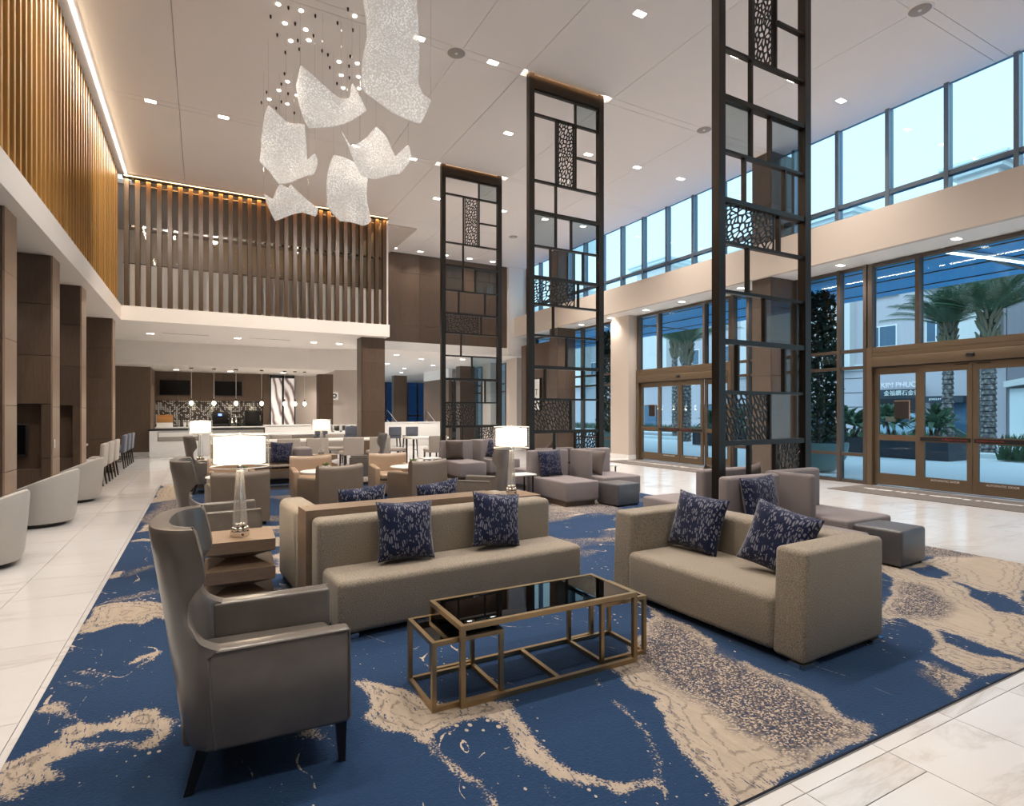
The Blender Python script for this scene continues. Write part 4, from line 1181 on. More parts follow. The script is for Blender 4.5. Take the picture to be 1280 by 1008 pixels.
# ================================================================ WING CHAIRS
def wing_shell():
    lv = [(0.165, -0.12, -0.215, 0.318), (0.175, -0.125, -0.235, 0.330), (0.20, -0.13, -0.248, 0.335), (0.35, -0.135, -0.27, 0.336), (0.50, -0.13, -0.292, 0.336), (0.54, -0.10, -0.298, 0.336), (0.555, -0.135, -0.30, 0.336), (0.575, -0.168, -0.303, 0.336), (0.605, -0.192, -0.307, 0.336), (0.65, -0.209, -0.313, 0.336),
          (0.70, -0.214, -0.321, 0.336), (0.74, -0.207, -0.327, 0.336), (0.77, -0.188, -0.332, 0.336), (0.79, -0.170, -0.335, 0.336), (0.81, -0.158, -0.338, 0.336), (0.83, -0.156, -0.341, 0.336), (0.90, -0.168, -0.353, 0.335), (0.985, -0.188, -0.366, 0.33), (1.0, -0.195, -0.362, 0.322)]
    T = 0.075
    NT = 21
    def row(z, xt, xr, w, off):
        out = []
        for k in range(NT):
            th = -math.pi / 2 + math.pi * k / (NT - 1)
            ss, cc = math.sin(th), max(0.0, math.cos(th))
            wi, xri = w - off, xr + off
            xb = -0.10
            out.append((min(xt, xb - (xb - xri) * cc ** 0.62), wi * math.copysign(abs(ss) ** 0.72, ss), z))
        return out
    rows = [row(*l, 0.0) for l in lv]
    rows += [row(1.006, -0.205, -0.345, 0.31, 0.02), row(1.0, -0.2, -0.362, 0.322, T - 0.01)]
    rows += [row(l[0], l[1], l[2] - 0.0, l[3], T) for l in reversed(lv[:-1])]
    mb = MB()
    mb.grid(rows)
    # caps along the two wing edges and underneath
    n = len(rows); o = 0
    for k in (0, NT - 1):
        for i in range(len(lv)):
            j = n - 1 - i
            if i + 1 < j - 1:
                mb.f.append((i * NT + k, (i + 1) * NT + k, (j - 1) * NT + k, j * NT + k)); mb.sm.append(True)
    for k in range(NT - 1):
        mb.f.append((k, k + 1, (n - 1) * NT + k + 1, (n - 1) * NT + k)); mb.sm.append(False)
    return mb
def tapered_leg(x, y, z1, dx, dy, w0=0.022, w1=0.013):
    return MB().frustum((x + dx, y + dy, 0.0), (w1, w1), (x, y, z1), (w0, w0))
def wing_chair(label, loc, rz):
    t = thing('wing_chair', label, 'armchair', loc, rz, 'grey leather wing chairs')
    o = wing_shell().build('backrest', M['leather'], t); fix_normals(o)
    for sy in (-1, 1):
        a, b_ = sorted((sy * 0.336, sy * 0.252))
        mb = MB().rbox(-0.155, a, 0.17, 0.37, b_, 0.548, 0.016, 3)
        mb.v = [(x, y * (1 + 0.015 * max(0, x)), z + (0.012 * x if z > 0.4 else -0.02 * (0.37 - x) * (x + 0.2) * 3)) for x, y, z in mb.v]
        arm_ = mb.build('arm', M['leather'], t)
        MB().tube([(-0.12, sy * 0.338, 0.18), (-0.135, sy * 0.3385, 0.35), (-0.145, sy * 0.338, 0.52), (-0.12, sy * 0.337, 0.541), (0.366, sy * 0.3385, 0.549), (0.368, sy * 0.3385, 0.19)], 0.0045, 5).build('piping', M['leather'], arm_)
        tapered_leg(0.335, sy * 0.30, 0.185, 0.005, 0).build('leg', M['blackwood'], t)
        tapered_leg(-0.16, sy * 0.27, 0.185, -0.055, sy * 0.0, 0.024, 0.015).build('leg', M['blackwood'], t)
    MB().rbox(-0.24, -0.255, 0.165, 0.352, 0.255, 0.30, 0.02, 2).build('seat_base', M['leather'], t)
    MB().rbox(-0.22, -0.25, 0.295, 0.358, 0.25, 0.40, 0.035, 3).build('seat_cushion', M['leather'], t)
    return t
wc = wing_chair('grey leather wing chair in the foreground beside the stacked wooden side table', (0.182, 2.72, RZ0), R(-3))
dup(wc, (0.105, 6.0, RZ0), R(1), 'grey leather wing chair seen just behind the nearest lit table lamp')
dup(wc, (0.06, 11.62, RZ0), R(3), 'farthest left grey leather wing chair, near the bar front')
dup(wc, (3.34, 6.86, RZ0), R(140), 'wing chair with its back to the camera, beside the lamp behind the sofa')
dup(wc, (2.95, 11.45, RZ0), R(165), 'dark wing chair facing left behind the tan club chairs')

# ================================================================ STACKED SIDE TABLES AND LAMPS
def side_table(label, loc, rz=0.0):
    t = thing('side_table', label, 'side table', loc, rz, 'stacked wooden side tables')
    h = 0.237
    for z0, z1, nm in ((0.0, 0.085, 'bottom_block'), (0.205, 0.295, 'middle_block'), (0.415, 0.50, 'top_block')):
        MB().box(-h, -h, z0, h, h, z1).build(nm, M['walnut'], t)
    for z0, z1 in ((0.085, 0.205), (0.295, 0.415)):
        zm = (z0 + z1) / 2
        MB().frustum((0, 0, z0), (h - 0.002, h - 0.002), (0, 0, zm), (0.09, 0.09)).frustum((0, 0, zm), (0.09, 0.09), (0, 0, z1), (h - 0.002, h - 0.002)).build('pyramid_neck', M['walnut'], t)
    return t
s1 = side_table('stacked pyramid wooden side table between the two left wing chairs', (0.25, 4.80, RZ0), R(-2))
dup(s1, (0.02, 12.42, RZ0), 0, 'stacked wooden side table under the left far lamp near the bar')
dup(s1, (3.12, 5.74, RZ0), R(3), 'stacked wooden side table hidden behind the right end of the beige sofa')
dup(s1, (2.36, 13.0, 0.0121), 0, 'dark stacked side table under the small lamp by the far banquette')

def table_lamp(label, loc, shape='drum'):
    t = thing('table_lamp', label, 'lamp', loc, 0, 'crystal table lamps')
    bs_ = MB().lathe([(0.065, 0), (0.067, 0.006), (0.067, 0.036), (0.062, 0.04)], 8, smooth=False).build('base', M['chrome'], t)
    MB().cyl(0.018, -0.067, 0.014, 0.026, 0.006, 8).build('switch', M['black'], bs_)
    mb = MB()
    for ring, rr, zz, nn in ((0, 0.047, 0.056, 8), (1, 0.030, 0.083, 6)):
        for k in range(nn):
            a = 2 * math.pi * (k + 0.5 * ring) / nn
            mb.ball((rr * math.cos(a), rr * math.sin(a), zz), 0.019, 8, 6)
    mb.build('chrome_cluster', M['chrome'], t)
    MB().lathe([(0.052, 0.09), (0.050, 0.13), (0.027, 0.49), (0.022, 0.50)], 8, smooth=False).build('crystal_column', M['crystal'], t)
    MB().tube([(0, 0, 0.08), (0, 0, 0.53)], 0.006, 6).build('stem', M['chrome'], t)
    MB().cyl(0, 0, 0.50, 0.53, 0.02, 10).build('socket', M['chrome'], t)
    s = MB()
    for r_, zs in ((0.180, (0.555, 0.745)),):
        s.lathe([(r_, zs[0]), (r_, zs[1]), (r_ - 0.004, zs[1]), (r_ - 0.004, zs[0])], 32)
    si = MB().lathe([(0.178, 0.553), (0.178, 0.748), (0.176, 0.749), (0.01, 0.749)], 32)
    si.f = si.f[:-2]; si.sm = si.sm[:-2]
    sh = MB().grid([[(0.178 * math.cos(2 * math.pi * k / 32), 0.178 * math.sin(2 * math.pi * k / 32), z) for z in (0.553, 0.745)] for k in range(32)], True, True).build('inner_shade', M['shade_in'], t)
    MB().grid([[(0.203 * math.cos(2 * math.pi * k / 32), 0.203 * math.sin(2 * math.pi * k / 32), z) for z in (0.525, 0.765)] for k in range(32)], True, True).build('sheer_shade', M['shade_out'], t)
    rim = MB()
    for z in (0.525, 0.765):
        rim.tube([(0.203 * math.cos(2 * math.pi * k / 32), 0.203 * math.sin(2 * math.pi * k / 32), z) for k in range(33)], 0.003, 4)
    for k in range(3):
        a = 2 * math.pi * k / 3 + 0.5
        rim.tube([(0, 0, 0.753), (0.203 * math.cos(a), 0.203 * math.sin(a), 0.765)], 0.0025, 4)
    rim.tube([(0, 0, 0.53), (0, 0, 0.785)], 0.004, 5)
    rim.build('shade_frame', M['white'], t)
    lamp('lamp_bulb', 'POINT', (0, 0, 0.64), 9, (1, 0.82, 0.60), parent=t, shadow_soft_size=0.06)
    return t
l1 = table_lamp('lit crystal table lamp on the nearest stacked side table', (0.25, 4.76, 0.513))
dup(l1, (-0.03, 12.42, 0.513), 0, 'lit lamp on the far left side table before the bar')
dup(l1, (3.10, 5.72, 0.513), 0, 'lit drum lamp standing behind the right end of the beige sofa')
dup(l1, (2.30, 13.0, 0.513), 0, 'small lit lamp right of the far banquette with the navy cushion')

# ================================================================ SOFAS BACK TO BACK WITH A CONSOLE
A0 = R(3.83)
def sofa_pair(x, y, rz, labels, W_=1.94):
    s = thing('sofa', labels[0], 'sofa', (x, y, RZ0), rz)
    MB().rbox(0, 0, 0.035, W_, 0.60, 0.372, 0.04, 4).build('seat', M['beige'], s)
    MB().rbox(-0.03, 0.40, 0.035, W_ - 0.02, 0.615, 0.695, 0.045, 4).build('backrest', M['beige'], s)
    for fx_ in (0.03, W_ - 0.13):
        MB().box(fx_, 0.012, 0, fx_ + 0.1, 0.05, 0.035).build('foot', M['chrome'], s)
        MB().box(fx_, 0.53, 0, fx_ + 0.1, 0.57, 0.035).build('foot', M['chrome'], s)
    c = thing('console_table', labels[1], 'console', (x, y, RZ0), rz)
    MB().box(-0.06, 0.62, 0.675, 1.53, 0.875, 0.735).build('table_top', M['walnut'], c)
    MB().box(-0.06, 0.62, 0, -0.005, 0.875, 0.675).build('side_panel', M['walnut'], c)
    MB().box(1.475, 0.62, 0, 1.53, 0.875, 0.675).build('side_panel', M['walnut'], c)
    b_ = thing('sofa', labels[2], 'sofa', (x, y, RZ0), rz)
    MB().rbox(-0.06, 0.88, 0.035, 1.80, 1.10, 0.70, 0.045, 4).build('backrest', M['beige'], b_)
    MB().rbox(-0.06, 0.90, 0.035, 0.16, 1.66, 0.70, 0.06, 4).build('arm', M['beige'], b_)
    MB().rbox(0.14, 1.06, 0.035, 1.80, 1.68, 0.372, 0.04, 4).build('seat', M['beige'], b_)
    for fx_ in (-0.03, 1.66):
        for fy in (0.90, 1.60):
            MB().box(fx_, fy, 0, fx_ + 0.1, fy + 0.04, 0.035).build('foot', M['chrome'], b_)
    return s
sofa_pair(0.745, 3.62, A0, ('long armless beige sofa facing the camera with two navy cushions', 'wooden console table between the two back-to-back beige sofas', 'beige sofa facing away behind the wooden console'))
s3 = thing('sofa', 'grey beige banquette facing the camera far back with one navy cushion', 'sofa', (0.25, 12.1, RZ0), R(2))
MB().rbox(0, 0, 0.09, 1.76, 0.60, 0.385, 0.035, 3).build('seat', M['taupe'], s3)
MB().rbox(0, 0.42, 0.09, 1.42, 0.62, 0.71, 0.04, 3).build('backrest', M['lilac'], s3)
MB().rbox(1.44, 0.10, 0.09, 1.76, 0.62, 0.70, 0.05, 3).build('arm', M['lilac'], s3)
MB().box(0.06, 0.05, 0, 1.70, 0.55, 0.09).build('plinth', M['blackwood'], s3)
c3 = thing('console_table', 'wooden console rail behind the far banquette', 'console', (0.25, 12.75, RZ0), R(2))
MB().box(-0.1, 0, 0.72, 1.30, 0.22, 0.78).build('table_top', M['walnut'], c3)
for x0 in (-0.1, 1.25):
    MB().box(x0, 0, 0, x0 + 0.05, 0.22, 0.72).build('side_panel', M['walnut'], c3)

# loveseat
LV = R(2.0)
lv = thing('loveseat', 'beige two seat sofa with tall arms at right, two navy cushions on it', 'sofa', (2.93, 2.0, RZ0), LV)
MB().rbox(-0.012, 0.19, 0.04, 0.66, 1.43, 0.365, 0.045, 4).build('seat', M['beige'], lv)
for y0, y1 in ((0, 0.205), (1.415, 1.62)):
    mb = MB().rbox(0, y0, 0.028, 0.83, y1, 0.655, 0.03, 4)
    mb.v = [(x + (0.03 * (z - 0.3) / 0.35 if x < 0.2 and z > 0.3 else 0), y, z) for x, y, z in mb.v]
    mb.build('arm', M['beige'], lv)
MB().rbox(0.60, 0.18, 0.028, 0.83, 1.44, 0.65, 0.04, 4).build('backrest', M['beige'], lv)
for x0 in (0.0, 0.70):
    for y0 in (0.0, 1.59):
        MB().box(x0, y0, 0, x0 + 0.13, y0 + 0.03, 0.026).build('foot', M['chrome'], lv)
for y0 in (0.0, 1.52):
    MB().box(0.0, y0 + 0.001, 0, 0.03, y0 + 0.1, 0.025).build('foot', M['chrome'], lv)

# ================================================================ CUSHIONS
def cushion(w, h, th, n=14):
    mb = MB()
    for sgn in (-1, 1):
        P_ = []
        for i in range(n + 1):
            row = []
            for j in range(n + 1):
                u = 2 * i / n - 1; v = 2 * j / n - 1
                x = u * w / 2 * (1 - 0.07 * (1 - v * v)); z = v * h / 2 * (1 - 0.07 * (1 - u * u))
                y = sgn * (th / 2 * (max(0, (1 - u ** 4) * (1 - v ** 4))) ** 0.55 + 0.004)
                row.append((x, y, z))
            P_.append(row)
        mb.grid(P_ if sgn < 0 else P_[::-1])
    nn = (n + 1) ** 2
    ring = [(0, j) for j in range(n)] + [(i, n) for i in range(n)] + [(n, j) for j in range(n, 0, -1)] + [(i, 0) for i in range(n, 0, -1)]
    for (a, b_), (c, d_) in zip(ring, ring[1:] + ring[:1]):
        mb.f.append((a * (n + 1) + b_, c * (n + 1) + d_, nn + (n - c) * (n + 1) + d_, nn + (n - a) * (n + 1) + b_)); mb.sm.append(True)
    return mb
CUSH = {k: cushion(w, w, t_).mesh('cushion', M[m_]) for k, w, t_, m_ in (('a', 0.42, 0.15, 'navy'), ('b', 0.44, 0.15, 'navy'), ('c', 0.43, 0.15, 'navy_dark'), ('d', 0.42, 0.14, 'cushion_brown'), ('e', 0.42, 0.14, 'cushion_grey'))}
def pillow(kind, loc, rz, lean, roll, label, group=None):
    o = put('cushion', CUSH[kind], None, loc, (lean, roll, rz))
    return tag(o, label, 'cushion', group)
def on(bx, by, rz, x, y):
    return (bx + x * math.cos(rz) - y * math.sin(rz), by + x * math.sin(rz) + y * math.cos(rz))
def sp_(x, y, z): return (*on(0.745, 3.62, A0, x, y), z)
pillow('a', sp_(0.56, 0.305, 0.60), A0 - 0.05, R(-14), R(2), 'navy patterned square cushion at the left of the beige sofa')
pillow('a', sp_(1.32, 0.305, 0.60), A0 - 0.05, R(-14), R(7), 'navy patterned square cushion at the right of the beige sofa')
pillow('a', sp_(0.52, 1.20, 0.62), A0 + 0.05, R(14), R(-3), 'top of a navy cushion showing left above the wooden console')
pillow('a', sp_(1.22, 1.20, 0.62), A0 + 0.05, R(14), R(-6), 'top of a navy cushion showing right above the wooden console')
def lp_(x, y, z): return (*on(2.93, 2.0, LV, x, y), z)
pillow('b', lp_(0.475, 1.17, 0.595), LV + R(-84), R(-16), R(5), 'navy patterned cushion at the left of the loveseat')
pillow('b', lp_(0.46, 0.47, 0.60), LV + R(-80), R(-18), R(13), 'tilted navy cushion against the near arm of the loveseat')
pillow('c', (1.42, 12.41, 0.62), R(2), R(-12), R(3), 'dark navy cushion on the far grey banquette')

# ================================================================ NESTED GLASS TABLES
def frame_table(name, label, cat, loc, w, d_, h, tk, glassm, cross=(), closed=True, rz=0.0, ends=True):
    t = thing(name, label, cat, loc, rz)
    for x0 in (0, w - tk):
        for y0 in (0, d_ - tk):
            MB().box(x0, y0, 0, x0 + tk, y0 + tk, h - tk).build('leg', M['brass'], t)
    f = MB()
    f.box(0, 0, h - tk, w, tk, h).box(0, d_ - tk, h - tk, w, d_, h).box(0, tk, h - tk, tk, d_ - tk, h).box(w - tk, tk, h - tk, w, d_ - tk, h)
    f.build('top_frame', M['brass'], t)
    g_ = MB().box(tk, 0, 0, w - tk, tk, tk).box(tk, d_ - tk, 0, w - tk, d_, tk)
    if ends: g_.box(0, tk, 0, tk, d_ - tk, tk).box(w - tk, tk, 0, w, d_ - tk, tk)
    for cx in cross: g_.box(cx, tk, 0, cx + tk, d_ - tk, tk)
    g_.build('floor_rail', M['brass'], t)
    MB().box(tk, tk, h - 0.010, w - tk, d_ - tk, h - 0.002).build('glass_top', M[glassm], t)
    return t
frame_table('coffee_table', 'long brass framed coffee table with a smoked glass top', 'coffee table', (1.098, 2.535, RZ0), 1.10, 0.44, 0.40, 0.025, 'smokeglass', (0.56,), ends=False)
frame_table('nesting_table', 'small brass table tucked under the left end of the coffee table', 'side table', (0.962, 2.565, RZ0), 0.385, 0.375, 0.335, 0.022, 'smokeglass')
frame_table('nesting_table', 'small brass table tucked under the right end of the coffee table', 'side table', (1.99, 2.60, RZ0), 0.335, 0.355, 0.345, 0.022, 'smokeglass')
frame_table('coffee_table', 'dark framed glass coffee table behind the console and rear sofa', 'coffee table', (0.86, 6.15, RZ0), 1.10, 0.44, 0.36, 0.025, 'smokeglass', rz=R(4))
frame_table('coffee_table', 'brass edged glass coffee table before the far banquette', 'coffee table', (0.75, 11.35, RZ0), 1.05, 0.42, 0.38, 0.025, 'smokeglass')

# ================================================================ OTTOMANS, BENCH CLUSTERS
def ottoman(label, x, y, rz=0.0):
    t = thing('ottoman', label, 'ottoman', (x, y, RZ0), rz, 'charcoal cube ottomans')
    MB().rbox(-0.237, -0.237, 0.012, 0.237, 0.237, 0.345, 0.03, 4).build('body', M['ott'], t)
    MB().tube([(-0.218, -0.218, 0.332), (0.218, -0.218, 0.332), (0.218, 0.218, 0.332), (-0.218, 0.218, 0.332), (-0.218, -0.218, 0.332)], 0.005, 5).build('piping', M['ott'], t)
    for sx in (-0.2, 0.2):
        for sy in (-0.2, 0.2): MB().cyl(sx, sy, 0, 0.014, 0.015, 8).build('glide', M['black'], t)
    return t
o1 = ottoman('charcoal cube ottoman right of the loveseat', 5.83, 3.12, R(3))
dup(o1, (5.70, 7.02, RZ0), R(5), 'charcoal cube ottoman before the middle lilac bench')

def bench(label, loc, rz=0.0):
    """local: x across, seat runs from -y (front) to the backrest at y = 0"""
    t = thing('lounge_bench', label, 'bench', loc, rz, 'lilac grey lounge benches')
    MB().rbox(-0.31, -1.08, 0.075, 0.31, -0.05, 0.375, 0.03, 3).build('seat', M['lilac'], t)
    MB().rbox(-0.39, -0.13, 0.075, 0.39, 0.0, 0.80, 0.035, 3).build('backrest', M['lilac'], t)
    MB().box(-0.27, -1.02, 0, 0.27, -0.04, 0.075).build('plinth', M['brown'], t)
    return t
def corner_seat(label, loc, rz=0.0):
    t = thing('corner_seat', label, 'lounge seat', loc, rz, 'lilac grey corner seats')
    MB().rbox(-0.37, -0.86, 0.075, 0.40, -0.05, 0.375, 0.03, 3).build('seat', M['lilac'], t)
    MB().rbox(-0.38, -0.13, 0.075, 0.34, 0.0, 0.80, 0.035, 3).build('backrest', M['lilac'], t)
    MB().rbox(-0.47, -0.55, 0.075, -0.365, 0.0, 0.80, 0.035, 3).build('side_back', M['lilac'], t)
    MB().box(-0.33, -0.80, 0, 0.36, -0.04, 0.075).build('plinth', M['brown'], t)
    return t
be = bench('lilac grey bench with a navy cushion before the middle metal screen', (5.10, 8.20, RZ0))
dup(be, (4.86, 3.98, RZ0), R(0), 'lilac grey bench partly hidden behind the right loveseat')
dup(be, (5.02, 11.95, RZ0), R(-2), 'lilac grey bench with a brown cushion before the farthest metal screen')
dup(be, (5.5, 8.47, RZ0), R(180), 'lilac grey bench facing the doors behind the middle metal screen')
dup(be, (5.2, 4.47, RZ0), R(180), 'lilac grey bench facing away behind the near metal screen')
co_ = corner_seat('lilac grey corner seat right of the middle bench, behind the ottoman', (6.08, 8.24, RZ0))
dup(co_, (5.86, 4.16, RZ0), R(0), 'lilac grey corner seat behind the near bench, left of the ottoman')
dup(co_, (5.98, 12.2, RZ0), R(0), 'lilac grey corner seat with a blue cushion before the farthest screen')
pillow('c', (5.06, 7.98, 0.60), R(-2), R(-10), R(-2), 'dark navy cushion on the middle lilac bench')
pillow('b', (4.82, 3.76, 0.60), R(-4), R(-10), R(-3), 'navy cushion on the near lilac bench, behind the loveseat')
pillow('d', (4.93, 11.74, 0.60), R(-2), R(-10), R(2), 'plain brown cushion on the farthest lilac bench')
pillow('a', (5.84, 11.62, 0.60), R(-70), R(-12), R(4), 'blue cushion leaning on the farthest corner seat')
pillow('e', (5.86, 7.86, 0.60), R(-72), R(-12), R(4), 'grey cushion leaning inside the middle corner seat')
pillow('e', (5.66, 4.60, 0.62), R(176), R(-12), R(8), 'grey cushion top showing behind the near bench')
pillow('d', (5.25, 4.72, 0.63), R(180), R(-12), R(-4), 'dark cushion top showing behind the near screen')
pillow('d', (5.55, 8.74, 0.66), R(180), R(-12), R(40), 'dark cushion corner showing behind the middle bench')

def white_table(label, loc, rz=0.0):
    t = thing('end_table', label, 'side table', loc, rz, 'white topped end tables')
    MB().rbox(-0.20, -0.17, 0.42, 0.20, 0.17, 0.445, 0.01, 2).build('table_top', M['white'], t)
    mb = MB()
    mb.box(0.13, -0.15, 0, 0.15, -0.13, 0.42).box(0.13, 0.13, 0, 0.15, 0.15, 0.42).box(0.13, -0.13, 0, 0.15, 0.13, 0.012).box(-0.15, -0.15, 0, 0.15, -0.13, 0.012).box(-0.15, 0.13, 0, 0.15, 0.15, 0.012)
    mb.build('side_frame', M['dbronze'], t)
    return t
w1 = white_table('white end table left of the middle lilac bench', (4.50, 7.98, RZ0))
dup(w1, (6.68, 8.62, 0.0121), R(0), 'white end table on the marble right of the middle corner seat')
dup(w1, (4.34, 11.7, RZ0), R(0), 'white end table left of the farthest lilac bench')

# ================================================================ CLUB CHAIRS AND ROUND TABLES
def club(label, loc, rz, mat, grp):
    t = thing('club_chair', label, 'armchair', loc, rz, grp)
    w = 0.335
    # curved back: slightly bowed panel, corners a little higher
    P_ = []
    for off in (0.0, 0.10):
        for k in range(13):
            u = -1 + k / 6
            P_.append((u, off))
    outer = []; 
    mb = MB()
    rows = []
    for zz, ins in ((0.05, 0.0), (0.62, 0.0), (0.665, 0.012), (0.685, 0.035)):
        rows.append([(-0.34 + 0.05 * (1 - (-1 + k / 6) ** 2) * -0.6 - (0.02 if zz > 0.3 else 0) + ins, (-1 + k / 6) * (w - (0.0 if zz < 0.68 else 0.01)), zz + 0.018 * (-1 + k / 6) ** 2 * (zz > 0.3)) for k in range(13)])
    for zz, ins in ((0.685, 0.075), (0.665, 0.098), (0.62, 0.11), (0.05, 0.11)):
        rows.append([(-0.34 + 0.05 * (1 - (-1 + k / 6) ** 2) * -0.6 - (0.02 if zz > 0.3 else 0) + ins, (-1 + k / 6) * (w - (0.0 if zz < 0.68 else 0.01)), zz + 0.018 * (-1 + k / 6) ** 2 * (zz > 0.3)) for k in range(13)])
    mb.grid(rows)
    for k in (0, 12):
        mb.f.append(tuple(i * 13 + k for i in range(8))); mb.sm.append(False)
    fix_normals(mb.build('backrest', mat, t))
    for sy in (-1, 1):
        a, b_ = sorted((sy * 0.335, sy * 0.24))
        m2 = MB().rbox(-0.27, a, 0.05, 0.33, b_, 0.52, 0.03, 3)
        m2.v = [(x, y, z - (0.05 * max(0, x + 0.05) if z > 0.4 else 0)) for x, y, z in m2.v]
        m2.build('arm', mat, t)
    MB().rbox(-0.26, -0.245, 0.05, 0.30, 0.245, 0.28, 0.015, 2).build('seat_base', mat, t)
    MB().rbox(-0.25, -0.24, 0.275, 0.32, 0.24, 0.385, 0.035, 3).build('seat_cushion', mat, t)
    for sx in (-0.29, 0.28):
        for sy in (-0.28, 0.28):
            MB().box(sx - 0.02, sy - 0.02, 0, sx + 0.02, sy + 0.02, 0.05).build('leg', M['blackwood'], t)
    return t
cb = club('taupe club chair seen from behind, nearest left round table', (0.39, 8.18, RZ0), R(96), M['taupe'], 'taupe club chairs')
dup(cb, (1.60, 8.42, RZ0), R(107), 'taupe club chair seen from behind in the middle of the row')
dup(cb, (2.97, 8.62, RZ0), R(107), 'taupe club chair seen from behind, rightmost of the row')
ct_ = club('tan leather club chair facing the camera behind the nearest lamp shade', (0.42, 9.80, RZ0), R(-86), M['tan'], 'tan club chairs')
dup(ct_, (1.60, 9.80, RZ0), R(-92), 'tan leather club chair facing the camera at the middle round table')
dup(ct_, (2.90, 9.78, RZ0), R(-95), 'tan leather club chair facing the camera at the right round table')
def round_table(label, loc):
    t = thing('round_table', label, 'table', loc, 0, 'white round cafe tables')
    MB().lathe([(0.30, 0.505), (0.325, 0.512), (0.33, 0.525), (0.325, 0.532)], 32).build('table_top', M['white'], t)
    MB().cyl(0, 0, 0.02, 0.505, 0.03, 12).build('pedestal', M['blackwood'], t)
    MB().lathe([(0.19, 0), (0.19, 0.01), (0.04, 0.025)], 24).build('foot', M['blackwood'], t)
    return t
def pot(label, loc, seed):
    t = thing('potted_plant', label, 'plant', loc, 0, 'small potted plants on the round tables')
    MB().frustum((0, 0, 0), (0.038, 0.038), (0, 0, 0.085), (0.052, 0.052)).build('pot', M['pot'], t)
    rng = random.Random(seed); mb = MB()
    for k in range(40):
        a = rng.uniform(0, 6.28); r_ = rng.uniform(0.02, 0.075); z = rng.uniform(0.09, 0.14)
        b0 = Vector((0.4 * r_ * math.cos(a), 0.4 * r_ * math.sin(a), 0.08)); tp = Vector((r_ * math.cos(a), r_ * math.sin(a), z))
        sd = Vector((-math.sin(a), math.cos(a), 0)) * 0.014
        mid = b0.lerp(tp, 0.6)
        mb.add([b0, mid - sd, tp, mid + sd], [(0, 1, 2, 3)])
    mb.build('leaves', M['leaf'], t)
    return t
for q, (x, y, px, py) in enumerate(((0.36, 8.98, 0.52, 8.94), (1.63, 9.1, 1.66, 8.98), (3.06, 9.2, 3.07, 9.08))):
    w_ = ('left', 'middle', 'right')[q]
    round_table('white round cafe table on a black pedestal, %s one of the three' % {'left': 'leftmost', 'middle': 'middle', 'right': 'rightmost'}[w_], (x, y, RZ0))
    pot('small white square pot with green leaves on the %s round table' % w_, (px, py, 0.545), q)

# ================================================================ TUB CHAIRS ALONG THE LEFT AISLE
def tub(label, loc, rz):
    """local: faces +x, back at -x"""
    t = thing('tub_chair', label, 'armchair', loc, rz, 'pale grey swivel tub chairs')
    NT = 29
    rows = [[] for _ in range(11)]
    for k in range(NT):
        a = R(-140 + 280 * k / (NT - 1))
        h = 0.37 + 0.34 * ((1 + math.cos(a)) / 2) ** 1.1
        prof = [(0.375, 0.05), (0.40, 0.12), (0.425, h * 0.6), (0.44, h - 0.04), (0.434, h - 0.012), (0.415, h), (0.385, h - 0.008), (0.372, h - 0.03), (0.35, h * 0.6), (0.335, 0.3), (0.335, 0.05)]
        for i, (r_, z) in enumerate(prof):
            rows[i].append((-r_ * math.cos(a), r_ * math.sin(a) * 0.95, z))
    mb = MB().grid(rows)
    for k in (0, NT - 1):
        mb.f.append(tuple(i * NT + k for i in range(11))); mb.sm.append(False)
    fix_normals(mb.build('shell', M['tub'], t))
    MB().lathe([(0.33, 0.05), (0.34, 0.28), (0.30, 0.30)], 28).build('seat_base', M['tub'], t)
    MB().lathe([(0.32, 0.30), (0.335, 0.33), (0.325, 0.375), (0.27, 0.395)], 28).build('seat_cushion', M['tan'], t)
    MB().cyl(0, 0, 0.0, 0.05, 0.30, 28).build('swivel_base', M['blackwood'], t)
    return t
tb = tub('pale grey tub chair cut by the left edge of the picture', (-1.90, 7.03, 0), R(172))
dup(tb, (-1.86, 9.33, 0), R(170), 'pale grey tub chair between the first and second wooden piers')
dup(tb, (-1.86, 11.5, 0), R(172), 'pale grey tub chair between the second and third wooden piers')

# ================================================================ DINING CHAIRS, COMMUNAL TABLES
def dining(label, loc, rz, mat, grp, sh=0.45, bh=0.83):
    """local: faces +x"""
    t = thing('dining_chair', label, 'chair', loc, rz, grp)
    MB().rbox(-0.24, -0.25, sh - 0.09, 0.24, 0.25, sh, 0.03, 3).build('seat', mat, t)
    mb = MB().rbox(-0.27, -0.255, sh - 0.09, -0.19, 0.255, bh, 0.028, 3)
    mb.v = [(x - 0.07 * max(0, z - sh), y, z) for x, y, z in mb.v]
    mb.build('backrest', mat, t)
    for sx, dx in ((-0.21, -0.05), (0.20, 0.02)):
        for sy in (-1, 1):
            tapered_leg(sx, sy * 0.21, sh - 0.088, dx, sy * 0.01, 0.02, 0.013).build('leg', M['blackwood'], t)
    for y0 in (-0.21, 0.195): MB().box(-0.2, y0, 0.17, 0.2, y0 + 0.015, 0.19).build('stretcher', M['blackwood'], t)
    return t
dc = dining('light upholstered dining chair on the left aisle, nearest of the row', (-1.95, 13.75, 0), R(180), M['tub'], 'light dining chairs on the left aisle')
dup(dc, (-1.95, 14.65, 0), R(180), 'light upholstered dining chair on the left aisle, second of the row')
dup(dc, (-1.95, 15.55, 0), R(180), 'light upholstered dining chair on the left aisle, third of the row')
dup(dc, (-2.5, 13.0, 0), R(90), 'light dining chair facing out from between the wooden piers')
ds = dining('slate blue chair on the left aisle, nearest of the dark ones', (-2.0, 17.6, 0), R(180), M['slate'], 'slate chairs on the left aisle', 0.5, 0.86)
dup(ds, (-2.0, 18.5, 0), R(180), 'slate blue chair on the left aisle, middle of the dark ones')
